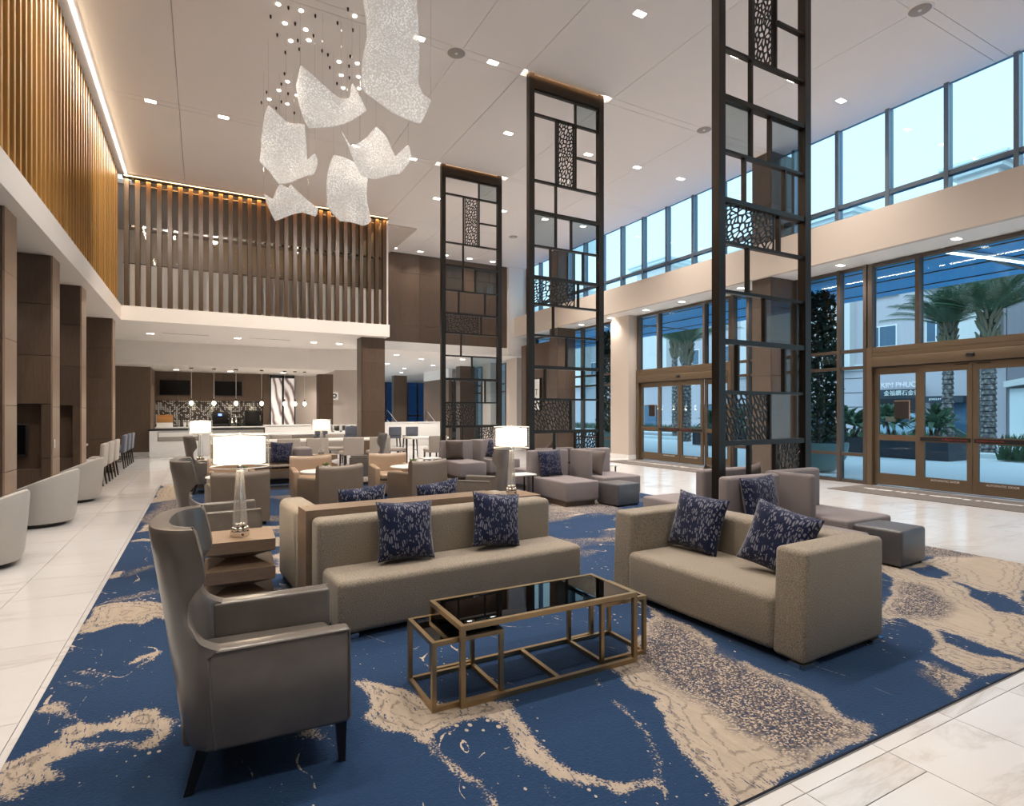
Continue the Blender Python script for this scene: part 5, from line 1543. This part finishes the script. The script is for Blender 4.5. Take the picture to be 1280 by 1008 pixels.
dup(ds, (-2.0, 19.4, 0), R(180), 'slate blue chair on the left aisle, farthest of the dark ones')
def slab_table(label, loc, w, d_, h, grp=None, top='white'):
    t = thing('dining_table', label, 'table', loc, 0, grp)
    MB().rbox(0, 0, h - 0.05, w, d_, h, 0.008, 2).build('table_top', M[top], t)
    for x in (0.08, w - 0.12):
        for y in (0.08, d_ - 0.12):
            MB().box(x, y, 0, x + 0.04, y + 0.04, h - 0.05).build('leg', M['blackwood'], t)
    return t
slab_table('white topped table between the wooden piers with light chairs', (-3.0, 13.4, 0), 0.75, 2.4, 0.74)
slab_table('white topped long table by the slate chairs on the left aisle', (-3.1, 17.2, 0), 0.75, 2.6, 0.78)
cg = dining('warm grey dining chair with its back to the camera, left of the far communal table', (1.78, 14.45, 0), R(90), M['chairgrey'], 'warm grey chairs at the communal tables', 0.47, 0.82)
for q, (x, y, rz, lb) in enumerate(((2.42, 14.45, 90, 'warm grey dining chair behind the small far lamp'),
        (3.28, 14.5, 92, 'warm grey dining chair back left of the dark wing chair'), (3.95, 14.5, 88, 'warm grey dining chair back behind the dark wing chair'),
        (5.45, 14.35, 90, 'warm grey dining chair left of the farthest metal screen, back to the camera'), (4.64, 15.3, 4, 'warm grey dining chair turned sideways left of the farthest screen'),
                (1.9, 16.35, -90, 'warm grey dining chair on the far side of the communal table, left'), (3.3, 16.35, -90, 'warm grey dining chair on the far side of the communal table, right'))):
    dup(cg, (x, y, 0), R(rz), lb)
slab_table('white communal dining table behind the warm grey chairs', (1.4, 14.95, 0), 2.9, 0.8, 0.75)
slab_table('white communal dining table left of the farthest metal screen', (5.0, 14.95, 0), 1.1, 0.8, 0.75)
# bar stools
def stool(label, loc, rz):
    t = thing('bar_stool', label, 'stool', loc, rz, 'dark bar stools')
    MB().rbox(-0.2, -0.2, 0.62, 0.2, 0.2, 0.70, 0.025, 3).build('seat', M['slate'], t)
    MB().rbox(-0.22, -0.2, 0.70, -0.16, 0.2, 0.98, 0.025, 3).build('backrest', M['slate'], t)
    for sx in (-1, 1):
        for sy in (-1, 1):
            tapered_leg(sx * 0.16, sy * 0.16, 0.62, sx * 0.03, sy * 0.03, 0.018, 0.012).build('leg', M['blackwood'], t)
    for y0 in (-0.18, 0.165): MB().box(-0.18, y0, 0.22, 0.18, y0 + 0.015, 0.24).build('footrest', M['blackwood'], t)
    return t
bs = stool('dark bar stool at the white bar, right of the small far lamp', (3.35, 19.15, 0), R(90))
dup(bs, (4.3, 19.15, 0), R(90), 'dark bar stool at the right end of the white bar counter')
dup(bs, (5.3, 17.6, 0), R(90), 'dark bar stool right of the balcony column')
dup(bs, (5.85, 17.6, 0), R(90), 'second dark bar stool right of the balcony column')

# ================================================================ BAR AND COFFEE COUNTER
bc = thing('bar_counter', 'white marble coffee counter with a pastry case front, left rear', 'counter', (-1.48, 21.45, 0))
MB().box(0, 0, 0.0, 1.45, 0.06, 0.84).build('front_panel', M['counter'], bc)
MB().box(0, 0.06, 0.0, 0.05, 0.9, 0.84).box(3.3, 0.06, 0, 3.35, 0.9, 0.84).build('side_panel', M['counter'], bc)
MB().box(1.45, 0.10, 0.0, 3.35, 0.16, 0.84).build('front_panel', M['white'], bc)
MB().rbox(-0.03, -0.03, 0.84, 3.38, 0.95, 0.89, 0.008, 2).build('worktop', M['black'], bc)
f = MB().box(0.22, -0.012, 0.50, 1.38, 0.0, 0.80).build('case_frame', M['chrome'], bc)
MB().box(0.25, -0.016, 0.64, 1.35, -0.0121, 0.79).build('case_glass', M['white'], f)
MB().box(0.25, -0.016, 0.52, 1.35, -0.0121, 0.63).build('case_drawer', M['chairgrey'], f)
rb = thing('back_counter', 'long rear counter under the mosaic wall with machines on it', 'counter', (-1.46, 23.75, 0))
MB().box(0, 0, 0, 3.55, 0.6, 0.86).build('cabinet', M['brown'], rb)
MB().rbox(-0.02, -0.03, 0.86, 3.57, 0.62, 0.90, 0.006, 2).build('worktop', M['counter'], rb)
b2 = thing('bar_counter', 'bright white bar counter with an overhanging top, rear centre', 'counter', (1.85, 19.9, 0))
MB().rbox(0, 0.25, 0.0, 2.85, 0.7, 0.70, 0.006, 2).build('body', M['chairgrey'], b2)
MB().box(-0.05, 0.0, 0.70, 2.9, 0.8, 0.75).build('lower_top', M['counter'], b2)
MB().box(-0.05, 0.30, 0.75, 2.05, 0.34, 0.98).build('upstand', M['white'], b2)
MB().rbox(-0.08, 0.28, 0.98, 2.07, 0.8, 1.02, 0.008, 2).build('bar_top', M['counter'], b2)
for k in range(3):
    x0 = 2.12 + k * 0.27
    bx_ = thing('display_box', ('white open display cube on the bar, left of three', 'white open display cube on the bar, middle of three', 'white open display cube on the bar, right of three')[k], 'box', (x0, 0, 0))
    bx_.location = (1.85 + x0, 20.2, 0.75)
    MB().box(0, 0, 0, 0.24, 0.02, 0.05).box(0, 0, 0.22, 0.24, 0.3, 0.25).box(0, 0, 0, 0.025, 0.3, 0.22).box(0.215, 0, 0, 0.24, 0.3, 0.22).build('shell', M['white'], bx_)
    MB().box(0.03, 0.28, 0.0, 0.21, 0.3, 0.22).build('back', M['chairgrey'], bx_)
for x, w, nm in ((-0.88, 0.98, 'left'), (0.88, 0.95, 'right')):
    tv = thing('television', 'flat black television above the mosaic wall, %s one' % nm, 'television', (x, 24.33, 2.34))
    MB().rbox(-w / 2, -0.03, -0.28, w / 2, 0.029, 0.28, 0.008, 2).build('casing', M['black'], tv)
    MB().box(-w / 2 + 0.02, -0.034, -0.26, w / 2 - 0.02, -0.0301, 0.26).build('display', M['screenglass'], tv)
# items on the rear counter
cm = thing('coffee_machine', 'dark coffee machine with a small blue display on the rear counter', 'coffee machine', (0.58, 24.0, 0.90))
MB().rbox(-0.26, -0.18, 0.0, 0.26, 0.18, 0.10, 0.01, 2).rbox(-0.26, 0.0, 0.10, 0.26, 0.18, 0.52, 0.01, 2).rbox(-0.26, -0.18, 0.36, 0.26, 0.02, 0.55, 0.015, 2).build('body', M['black'], cm)
MB().box(-0.06, -0.186, 0.40, 0.06, -0.181, 0.48).build('display', emit('blue_display', (0.15, 0.25, 1.0), 2.5), cm)
for sx in (-0.12, 0.12): MB().cyl(sx, 0.05, 0.55, 0.72, 0.07, 12, 0.10).build('bean_hopper', M['clearglass'], cm)
fr = thing('small_fridge', 'black undercounter style fridge at the right end of the rear counter', 'fridge', (1.72, 24.02, 0.90))
MB().rbox(-0.30, -0.2, 0, 0.30, 0.2, 0.60, 0.01, 2).build('body', M['black'], fr)
fd_ = MB().rbox(-0.285, -0.215, 0.02, 0.285, -0.2, 0.58, 0.005, 1).build('door', M['screenglass'], fr)
MB().box(0.22, -0.24, 0.2, 0.24, -0.215, 0.42).build('handle', M['chrome'], fd_)
tk_ = thing('tray_stand', 'wooden pastry stand at the left end of the rear counter', 'stand', (-1.15, 24.0, 0.90))
MB().box(-0.28, -0.15, 0, 0.22, 0.15, 0.16).build('base', M['counter'], tk_)
MB().box(-0.28, 0.05, 0.16, 0.22, 0.15, 0.44).rbox(-0.26, -0.12, 0.16, 0.2, 0.04, 0.34, 0.03, 2).build('wooden_box', plain('honey_wood', (0.42, 0.20, 0.06), 0.5), tk_)
for q, (x, r_, h, mt) in enumerate(((0.98, 0.055, 0.34, 'chrome'), (1.12, 0.055, 0.38, 'chrome'), (1.26, 0.05, 0.30, 'dbronze'))):
    dp = thing('coffee_dispenser', ('chrome coffee urn on the rear counter, left of three', 'taller chrome coffee urn on the rear counter, middle of three', 'dark coffee urn on the rear counter, right of three')[q], 'urn', (x, 23.95, 0.90))
    MB().lathe([(r_, 0), (r_, h * 0.8), (r_ * 0.7, h * 0.9), (r_ * 0.25, h)], 14).build('body', M[mt], dp)
    MB().box(-0.01, -r_ - 0.03, 0.05, 0.01, -r_ + 0.005, 0.08).build('tap', M['black'], dp)
for q, x in enumerate((-0.55, -0.42, -0.28, -0.12, 0.02)):
    cu_ = MB().lathe([(0.035, 0), (0.05, 0.12), (0.052, 0.16), (0.045, 0.16), (0.03, 0.01)], 14).build('paper_cup', M['white'], None, (x, 23.95, 0.90))
    tag(cu_, 'white cup in the row on the rear counter left of the coffee machine', 'cup', 'white cups on the rear counter')
for q, (x, mt) in enumerate(((1.4, 'black'), (0.9, 'black'))):
    bt_ = thing('bottle', 'dark bottle on the rear counter %s the urns' % ('right of' if q == 0 else 'left of'), 'bottle', (x, 23.9, 0.90))
    MB().lathe([(0.04, 0), (0.04, 0.2), (0.014, 0.27), (0.014, 0.34)], 12).build('body', M[mt], bt_)
    MB().cyl(0, 0, 0.34, 0.36, 0.017, 10).build('cap', M['chrome'], bt_)

# agate panels with faint emission, in a black frame
m, t, b = new_mat('agate')
v = mapping(t, wpos(t), (1.0, 1, 0.42), (0, 0.6, 0))
wv_ = nd(t, 'ShaderNodeTexWave'); wv_.inputs['Scale'].default_value = 1.2; wv_.inputs['Distortion'].default_value = 9; wv_.inputs['Detail'].default_value = 3
t.links.new(v, wv_.inputs['Vector'])
cc = ramp(t, wv_.outputs[0], [(0.0, (0.16, 0.12, 0.12)), (0.3, (0.55, 0.47, 0.46)), (0.6, (0.80, 0.74, 0.72)), (1.0, (0.92, 0.88, 0.86))])
t.links.new(cc, b.inputs['Base Color']); t.links.new(cc, b.inputs['Emission Color']); b.inputs['Emission Strength'].default_value = 0.35
set_in(b, rough=0.25)
ap = thing('art_panel', 'tall faintly glowing agate panel pair in a black frame right of the bar shelves', 'panel', (2.33, 24.2, 0))
MB().box(0, 0, 0.0, 0.95, 0.12, 0.9).build('base', M['black'], ap)
MB().box(0, -0.01, 0.9, 0.05, 0.1, 2.90).box(0.44, -0.01, 0.9, 0.52, 0.1, 2.90).box(0.90, -0.01, 0.9, 0.95, 0.1, 2.90).box(0, -0.01, 2.78, 0.95, 0.1, 2.90).build('frame', M['black'], ap)
MB().box(0.05, 0.0, 0.9, 0.44, 0.03, 2.78).build('agate_slab', m, ap)
MB().box(0.52, 0.0, 0.9, 0.90, 0.03, 2.78).build('agate_slab', m, ap)
wood_col(4.0, 23.2, 4.55, 23.7, 2.93, [0, 0.9, 1.8, 2.93])
cs = thing('wall_sign', 'small white square sign with a dark round emblem beside the rear wooden column', 'sign', (4.92, 24.85, 2.12))
MB().box(-0.16, -0.02, -0.16, 0.16, 0.02, 0.16).build('plate', M['white'], cs)
em = MB()
em.lathe([(0.105, 0), (0.105, 0.004)], 20)
em.v = [(x, -0.021 - z, y) for x, y, z in em.v]
em.build('emblem_disc', M['black'], cs)
e2_ = MB()
for k in range(-2, 3):
    e2_.box(k * 0.034 - 0.007, -0.028, -0.075, k * 0.034 + 0.007, -0.0255, 0.02 + 0.02 * (2 - abs(k)))
e2_.lathe([(0.026, 0), (0.026, 0.003)], 14); n0 = len(e2_.v) - 28
e2_.v[n0:] = [(x, -0.0255 - z, y + 0.03) for x, y, z in e2_.v[n0:]]
e2_.build('emblem_figure', M['white'], cs)
po = thing('poster', 'white poster with black lettering on the brown wall behind the middle screen', 'poster', (10.93, 18.35, 2.08))
MB().box(-0.02, -0.42, -0.62, 0.06, 0.42, 0.62).build('frame', M['black'], po)
MB().box(-0.026, -0.38, -0.58, -0.0201, 0.38, 0.58).build('sheet', M['white'], po)
text('lettering', 'LIT', 0.34, M['black'], po, (-0.028, -0.06, 0.08), (R(90), 0, R(-90)), 0.001)
MB().box(-0.029, -0.16, -0.14, -0.0265, 0.10, -0.10).build('print_line', M['black'], po)

# pendant lights over the bar
for q, (x, y) in enumerate(((-0.32, 21.95), (0.35, 21.95), (1.03, 21.95), (1.85, 22.0), (2.62, 22.05), (2.98, 22.1), (3.32, 22.15))):
    p = thing('pendant_light', 'small lit glass pendant over the bar, %s from the left' % ('first', 'second', 'third', 'fourth', 'fifth', 'sixth', 'seventh')[q], 'lamp', (x, y, 2.93), 0, 'glass pendants over the bar')
    MB().cyl(0, 0, -0.03, 0.0, 0.06, 14).build('canopy', M['black'], p)
    MB().cyl(0, 0, -1.05, -0.03, 0.007, 6).build('cord', M['white'], p)
    MB().cyl(0, 0, -1.10, -1.03, 0.022, 10).build('socket', M['black'], p)
    MB().lathe([(0.02, -1.09), (0.075, -1.11), (0.08, -1.27), (0.06, -1.30)], 12).build('glass_shade', M['clearglass'], p)
    MB().ball((0, 0, -1.185), 0.062, 12, 8, 1.25).build('bulb', M['bulb'], p)
    lamp('pendant_glow', 'POINT', (0, 0, -1.35), 5, (1, 0.8, 0.55), parent=p, shadow_soft_size=0.05)

# ================================================================ HANGING ART GLASS
m = bpy.data.materials.new('art_glass'); m.use_nodes = True
t = m.node_tree; t.nodes.clear()
out = nd(t, 'ShaderNodeOutputMaterial'); df = nd(t, 'ShaderNodeBsdfDiffuse'); tl_ = nd(t, 'ShaderNodeBsdfTranslucent'); em_ = nd(t, 'ShaderNodeEmission'); tr = nd(t, 'ShaderNodeBsdfTransparent')
vo = nd(t, 'ShaderNodeTexVoronoi'); vo.inputs['Scale'].default_value = 42
t.links.new(opos(t), vo.inputs['Vector'])
f1 = ramp(t, vo.outputs[0], [(0.0, (1, 1, 1)), (0.22, (0.82, 0.81, 0.79)), (0.6, (0.52, 0.50, 0.48))])
cl_ = noise(t, opos(t), 3, 3)
f2 = mixc(t, ramp(t, cl_, [(0.35, (0, 0, 0)), (0.7, (0.7, 0.7, 0.7))]), f1, (0.50, 0.475, 0.45))
for n in (df, tl_, em_): t.links.new(f2, n.inputs[0])
em_.inputs[1].default_value = 0.45  # sheets emit to imitate the pin lights shining on them
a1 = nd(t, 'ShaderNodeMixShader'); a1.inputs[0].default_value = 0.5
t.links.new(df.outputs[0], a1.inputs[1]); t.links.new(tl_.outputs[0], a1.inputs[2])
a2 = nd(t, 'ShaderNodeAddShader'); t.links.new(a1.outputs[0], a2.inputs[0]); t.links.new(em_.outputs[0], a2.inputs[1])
a3 = nd(t, 'ShaderNodeMixShader'); a3.inputs[0].default_value = 0.20
t.links.new(a2.outputs[0], a3.inputs[1]); t.links.new(tr.outputs[0], a3.inputs[2]); t.links.new(a3.outputs[0], out.inputs[0])
M['artglass'] = m
from mathutils.geometry import delaunay_2d_cdt
NAMES = {'A': 'largest hanging art glass sheet, long and vertical, topmost of six', 'B': 'hanging art glass sheet with a peaked right corner, left of the largest', 'C': 'hanging art glass sheet lowest left but one, draped with a curled right end',
         'D': 'hanging art glass sheet with two upturned corners, right of the cluster', 'E': 'tall plain hanging art glass sheet below the middle of the cluster', 'F': 'lowest hanging art glass sheet, small and folded'}
for q, (k, c, poly) in enumerate(SHEETS):
    th = thing('glass_pendant', NAMES[k], 'lamp', c, -0.4978, 'hanging art glass sheets')
    # smooth the outline a little, then triangulate with interior points
    pl_ = []
    n = len(poly)
    for i in range(n):
        a, b_, c_, d_ = poly[i - 1], poly[i], poly[(i + 1) % n], poly[(i + 2) % n]
        for u in (0, 0.25, 0.5, 0.75):
            w0 = -0.5 * u + u * u - 0.5 * u ** 3; w1 = 1 - 2.5 * u * u + 1.5 * u ** 3; w2 = 0.5 * u + 2 * u * u - 1.5 * u ** 3; w3 = -0.5 * u * u + 0.5 * u ** 3
            cr_ = tuple(w0 * a[e] + w1 * b_[e] + w2 * c_[e] + w3 * d_[e] for e in (0, 1))
            li = tuple(b_[e] + (c_[e] - b_[e]) * u for e in (0, 1))
            pl_.append(Vector((0.3 * cr_[0] + 0.7 * li[0], 0.3 * cr_[1] + 0.7 * li[1])))
    xs_ = [p.x for p in pl_]; zs_ = [p.y for p in pl_]
    pts = list(pl_)
    gxx = np.arange(min(xs_), max(xs_), 0.05); gzz = np.arange(min(zs_), max(zs_), 0.05)
    PX, PZ = np.meshgrid(gxx, gzz)
    sd_ = seg_sd(PX, PZ, [tuple(p) for p in pl_])
    pts += [Vector((PX[i, j], PZ[i, j])) for i in range(PX.shape[0]) for j in range(PX.shape[1]) if sd_[i, j] > 0.015]
    ov, oe, of, _, _, _ = delaunay_2d_cdt(pts, [], [list(range(len(pl_)))], 1, 1e-4)
    hw = (max(xs_) - min(xs_)) / 2
    vs = [(p.x, 0.14 * math.sin(3.1 * p.x / hw + q) * (0.6 + 0.4 * math.sin(2.3 * p.y + q)) + 0.09 * math.sin(5 * p.y + 2 * p.x + q), p.y) for p in ov]
    sh_ = MB().add(vs, [tuple(f_) for f_ in of], True).build('glass_sheet', M['artglass'], th)
    so = sh_.modifiers.new('thickness', 'SOLIDIFY'); so.thickness = 0.008
    cab = MB()
    tops = sorted(range(len(pl_)), key=lambda i: -pl_[i].y)
    used = []
    for i in tops:
        if all(abs(pl_[i].x - u) > hw * 0.45 for u in used):
            used.append(pl_[i].x)
            yy = 0.14 * math.sin(3.1 * pl_[i].x / hw + q) * (0.6 + 0.4 * math.sin(2.3 * pl_[i].y + q)) + 0.09 * math.sin(5 * pl_[i].y + 2 * pl_[i].x + q)
            cab.tube([(pl_[i].x, yy, pl_[i].y - 0.01), (pl_[i].x, yy, CZ - c[2])], 0.0022, 4)
        if len(used) >= 4: break
    cab.build('cable', M['chrome'], th)
pinm = MB().lathe([(0.028, -0.004), (0.03, 0.004)], 10).mesh('pin_light', M['downlight'])
anm = MB().lathe([(0.006, -0.05), (0.014, -0.03), (0.014, 0.0)], 8).mesh('cable_anchor', M['dbronze'])
for q, (x, y) in enumerate(PINS):
    o = put('pin_light', pinm, None, (x, y, CZ - 0.004))
    tag(o, 'tiny bright pin light in the ceiling above the art glass', 'light', 'pin lights above the art glass')
for q, (x, y) in enumerate(ANCH):
    o = put('cable_anchor', anm, None, (x, y, CZ))
    tag(o, 'small dark cable anchor in the ceiling above the art glass', 'fitting', 'cable anchors above the art glass')

# ================================================================ DOWNLIGHTS
dl_lens = MB().box(-0.085, -0.048, -0.006, 0.085, 0.048, -0.002).mesh('lens', M['downlight'])
dl_trim = MB().box(-0.105, -0.066, -0.004, 0.105, 0.066, 0.0).mesh('trim', M['white_paint'])
def downlight(x, y, z, energy, label, group, spread=115, col=(1, 0.905, 0.805), tilt=0):
    t = thing('ceiling_light', label, 'light', (x, y, z), 0, group)
    put('trim', dl_trim, t); put('lens', dl_lens, t)
    if energy:
        lamp('downlight_beam', 'SPOT', (0, 0, -0.03), energy, col, rot=(R(tilt), 0, 0), parent=t, spot_size=R(spread), spot_blend=0.9, shadow_soft_size=0.09)
    return t
GRID = []
for y in (0.3, 2.3, 4.3, 6.27, 8.285, 10.24, 12.3, 14.28):
    for x in (-0.83, 0.36, 2.89, 4.15, 5.48, 7.48, 8.87, 10.24):
        strip = y in (8.285, 12.3, 4.3, 0.3)
        if strip and x in (5.48, 7.48, 8.87, 10.24): continue
        if not strip and x in (-0.83, 0.36, 2.89, 4.15): continue
        if y == 2.3 and x in (7.48,): continue
        GRID.append((x, y))
for x, y in GRID:
    ROW = {0.3: 'in the row over the camera', 2.3: 'in the row over the foreground carpet', 4.3: 'level with the near metal screen', 6.27: 'in the row between the near and middle screens', 8.285: 'level with the middle metal screen',
           10.24: 'in the row between the middle and farthest screens', 12.3: 'level with the farthest metal screen', 14.28: 'in the row behind the farthest screen'}[y]
    mates = sorted(a for a, b_ in GRID if b_ == y)
    nth = ('first', 'second', 'third', 'fourth')[mates.index(x)]
    downlight(x, y, CZ, (330 if x < 1 else 430) if y > 3 else 190, 'recessed lobby downlight %s, %s from the left' % (ROW, nth), 'high lobby ceiling downlights', tilt=(38 if y > 12 and x < 4.5 else 0))
for x in (5.85, 6.79, 7.75, 8.7, 9.65):
    downlight(x, 19.3, CZ, 70, 'recessed downlight grazing the brown wood upper wall', 'downlights along the brown upper wall')
for x, y in ((-1.28, 18.9), (0.93, 18.88), (3.1, 18.85), (3.9, 18.9)):
    downlight(x, y, SOF, 230, 'recessed twin downlight under the rear balcony', 'downlights under the rear balcony', 130)
for y in (3, 6.8, 9.1, 11.3, 14, 17):
    downlight(-2.6, y, SOF, 70, 'recessed downlight over the left aisle booths', 'downlights over the left aisle', 130)
for x, y in ((-0.8, 23.2), (0.9, 23.2), (2.7, 23.2), (4.4, 24.2)):
    downlight(x, y, 2.93, 110, 'recessed downlight in the low bar ceiling', 'downlights in the low bar ceiling', 130)
for x, y in ((6.6, 21.5), (8.0, 22.6), (7.4, 25.5), (9.0, 28), (9.6, 22), (9.6, 25.5), (9.8, 31), (9.6, 36)):
    downlight(x, y, SOF, 240, 'recessed downlight in the far passage ceiling', 'downlights in the far passage', 130)
for q_, y in enumerate((1.2, 4.9, 6.9, 9.3, 11.2, 12.6, 14.2, 15.8, 17.6)):
    downlight(11.25, y, 4.39, 130, 'twin downlight in the soffit over the storefront, %s from the near end' % ('first', 'second', 'third', 'fourth', 'fifth', 'sixth', 'seventh', 'eighth', 'ninth')[q_], 'downlights over the storefront', 130)
for x, y in ((3.53, 8.34), (8.87, 8.23), (8.9, 4.32), (8.85, 16.2)):
    s = thing('ceiling_speaker', 'round flush ceiling disc', 'speaker', (x, y, CZ))
    s['label'] = {3.53: 'round grey ceiling disc left of the middle screen', 8.87: 'round ceiling disc between the middle and near screens', 8.9: 'round ceiling disc at the top right near the clerestory', 8.85: 'round ceiling disc far back between the screens'}[x]
    MB().lathe([(0.16, -0.008), (0.17, 0.0)], 28).build('rim', M['white_paint'], s)
    MB().lathe([(0.135, -0.012), (0.14, -0.0081)], 28).build('grille', M['chairgrey'], s)
    MB().lathe([(0.02, -0.02), (0.025, -0.0121)], 12).build('centre_knob', M['white'], s)
# air slots in the balcony soffit
for q, (x, y) in enumerate(((-0.4, 18.6), (1.8, 18.6))):
    a = thing('air_slot', 'thin linear air slot in the balcony soffit, %s one' % ('left', 'right')[q], 'vent', (x, y, SOF))
    MB().box(-0.6, -0.04, -0.006, 0.6, 0.04, 0.0).build('frame', M['white_paint'], a)
    MB().box(-0.58, -0.02, -0.008, 0.58, 0.02, -0.006).build('slot', M['dark_gap'], a)

# entrance mats
for q, (y0, y1) in enumerate(((2.6, 6.6), (9.6, 13.4))):
    e = thing('entrance_mat', ('grey entrance mat with pale dashes before the nearer sliding door', 'grey entrance mat before the farther sliding door')[q], 'mat', (10.35, y0, 0))
    MB().box(0, 0, 0.0005, 1.15, y1 - y0, 0.010).build('pile', M['mat'], e)
    mb = MB(); rng = random.Random(q)
    for k in range(26):
        yy = 0.25 + k * (y1 - y0 - 0.5) / 26
        mb.box(0.62 + rng.uniform(-0.04, 0.04), yy, 0.010, 0.72, yy + rng.uniform(0.05, 0.13), 0.0115)
    o = mb.build('dash_print', M['stucco2'], e); o['kind'] = 'stuff'

# wall switch on the left pier
sw = thing('wall_switch', 'small white switch plate on the second wooden pier', 'switch', (-1.845, 10.2, 1.0))
MB().box(0, -0.04, -0.06, 0.008, 0.04, 0.06).build('plate', M['white'], sw)
MB().box(0.008, -0.012, -0.025, 0.012, 0.012, 0.025).build('rocker', M['white'], sw)

# ================================================================ WARM GRAZING LIGHT ON THE SLAT SCREENS (LED strips of the place)
led1 = thing('led_strip', 'warm led strip along the top of the rear slat screen', 'light', (1.55, 16.335, CZ - 0.035))
MB().box(-3.2, -0.02, 0.0, 3.2, 0.02, 0.03).build('profile', M['chrome'], led1)
MB().box(-3.19, -0.015, -0.008, 3.19, 0.015, -0.0001).build('diffuser', M['led_warm'], led1)
lamp('led_glow', 'AREA', (0, 0.0, -0.012), 120, (1, 0.54, 0.18), rot=(R(22), 0, 0), parent=led1, shape='RECTANGLE', size=6.3, size_y=0.04)
lamp('cove_glow', 'AREA', (-1.605, 8.0, CZ - 0.03), 170, (1, 0.80, 0.55), rot=(0, R(-25), 0), shape='RECTANGLE', size=0.05, size_y=17)
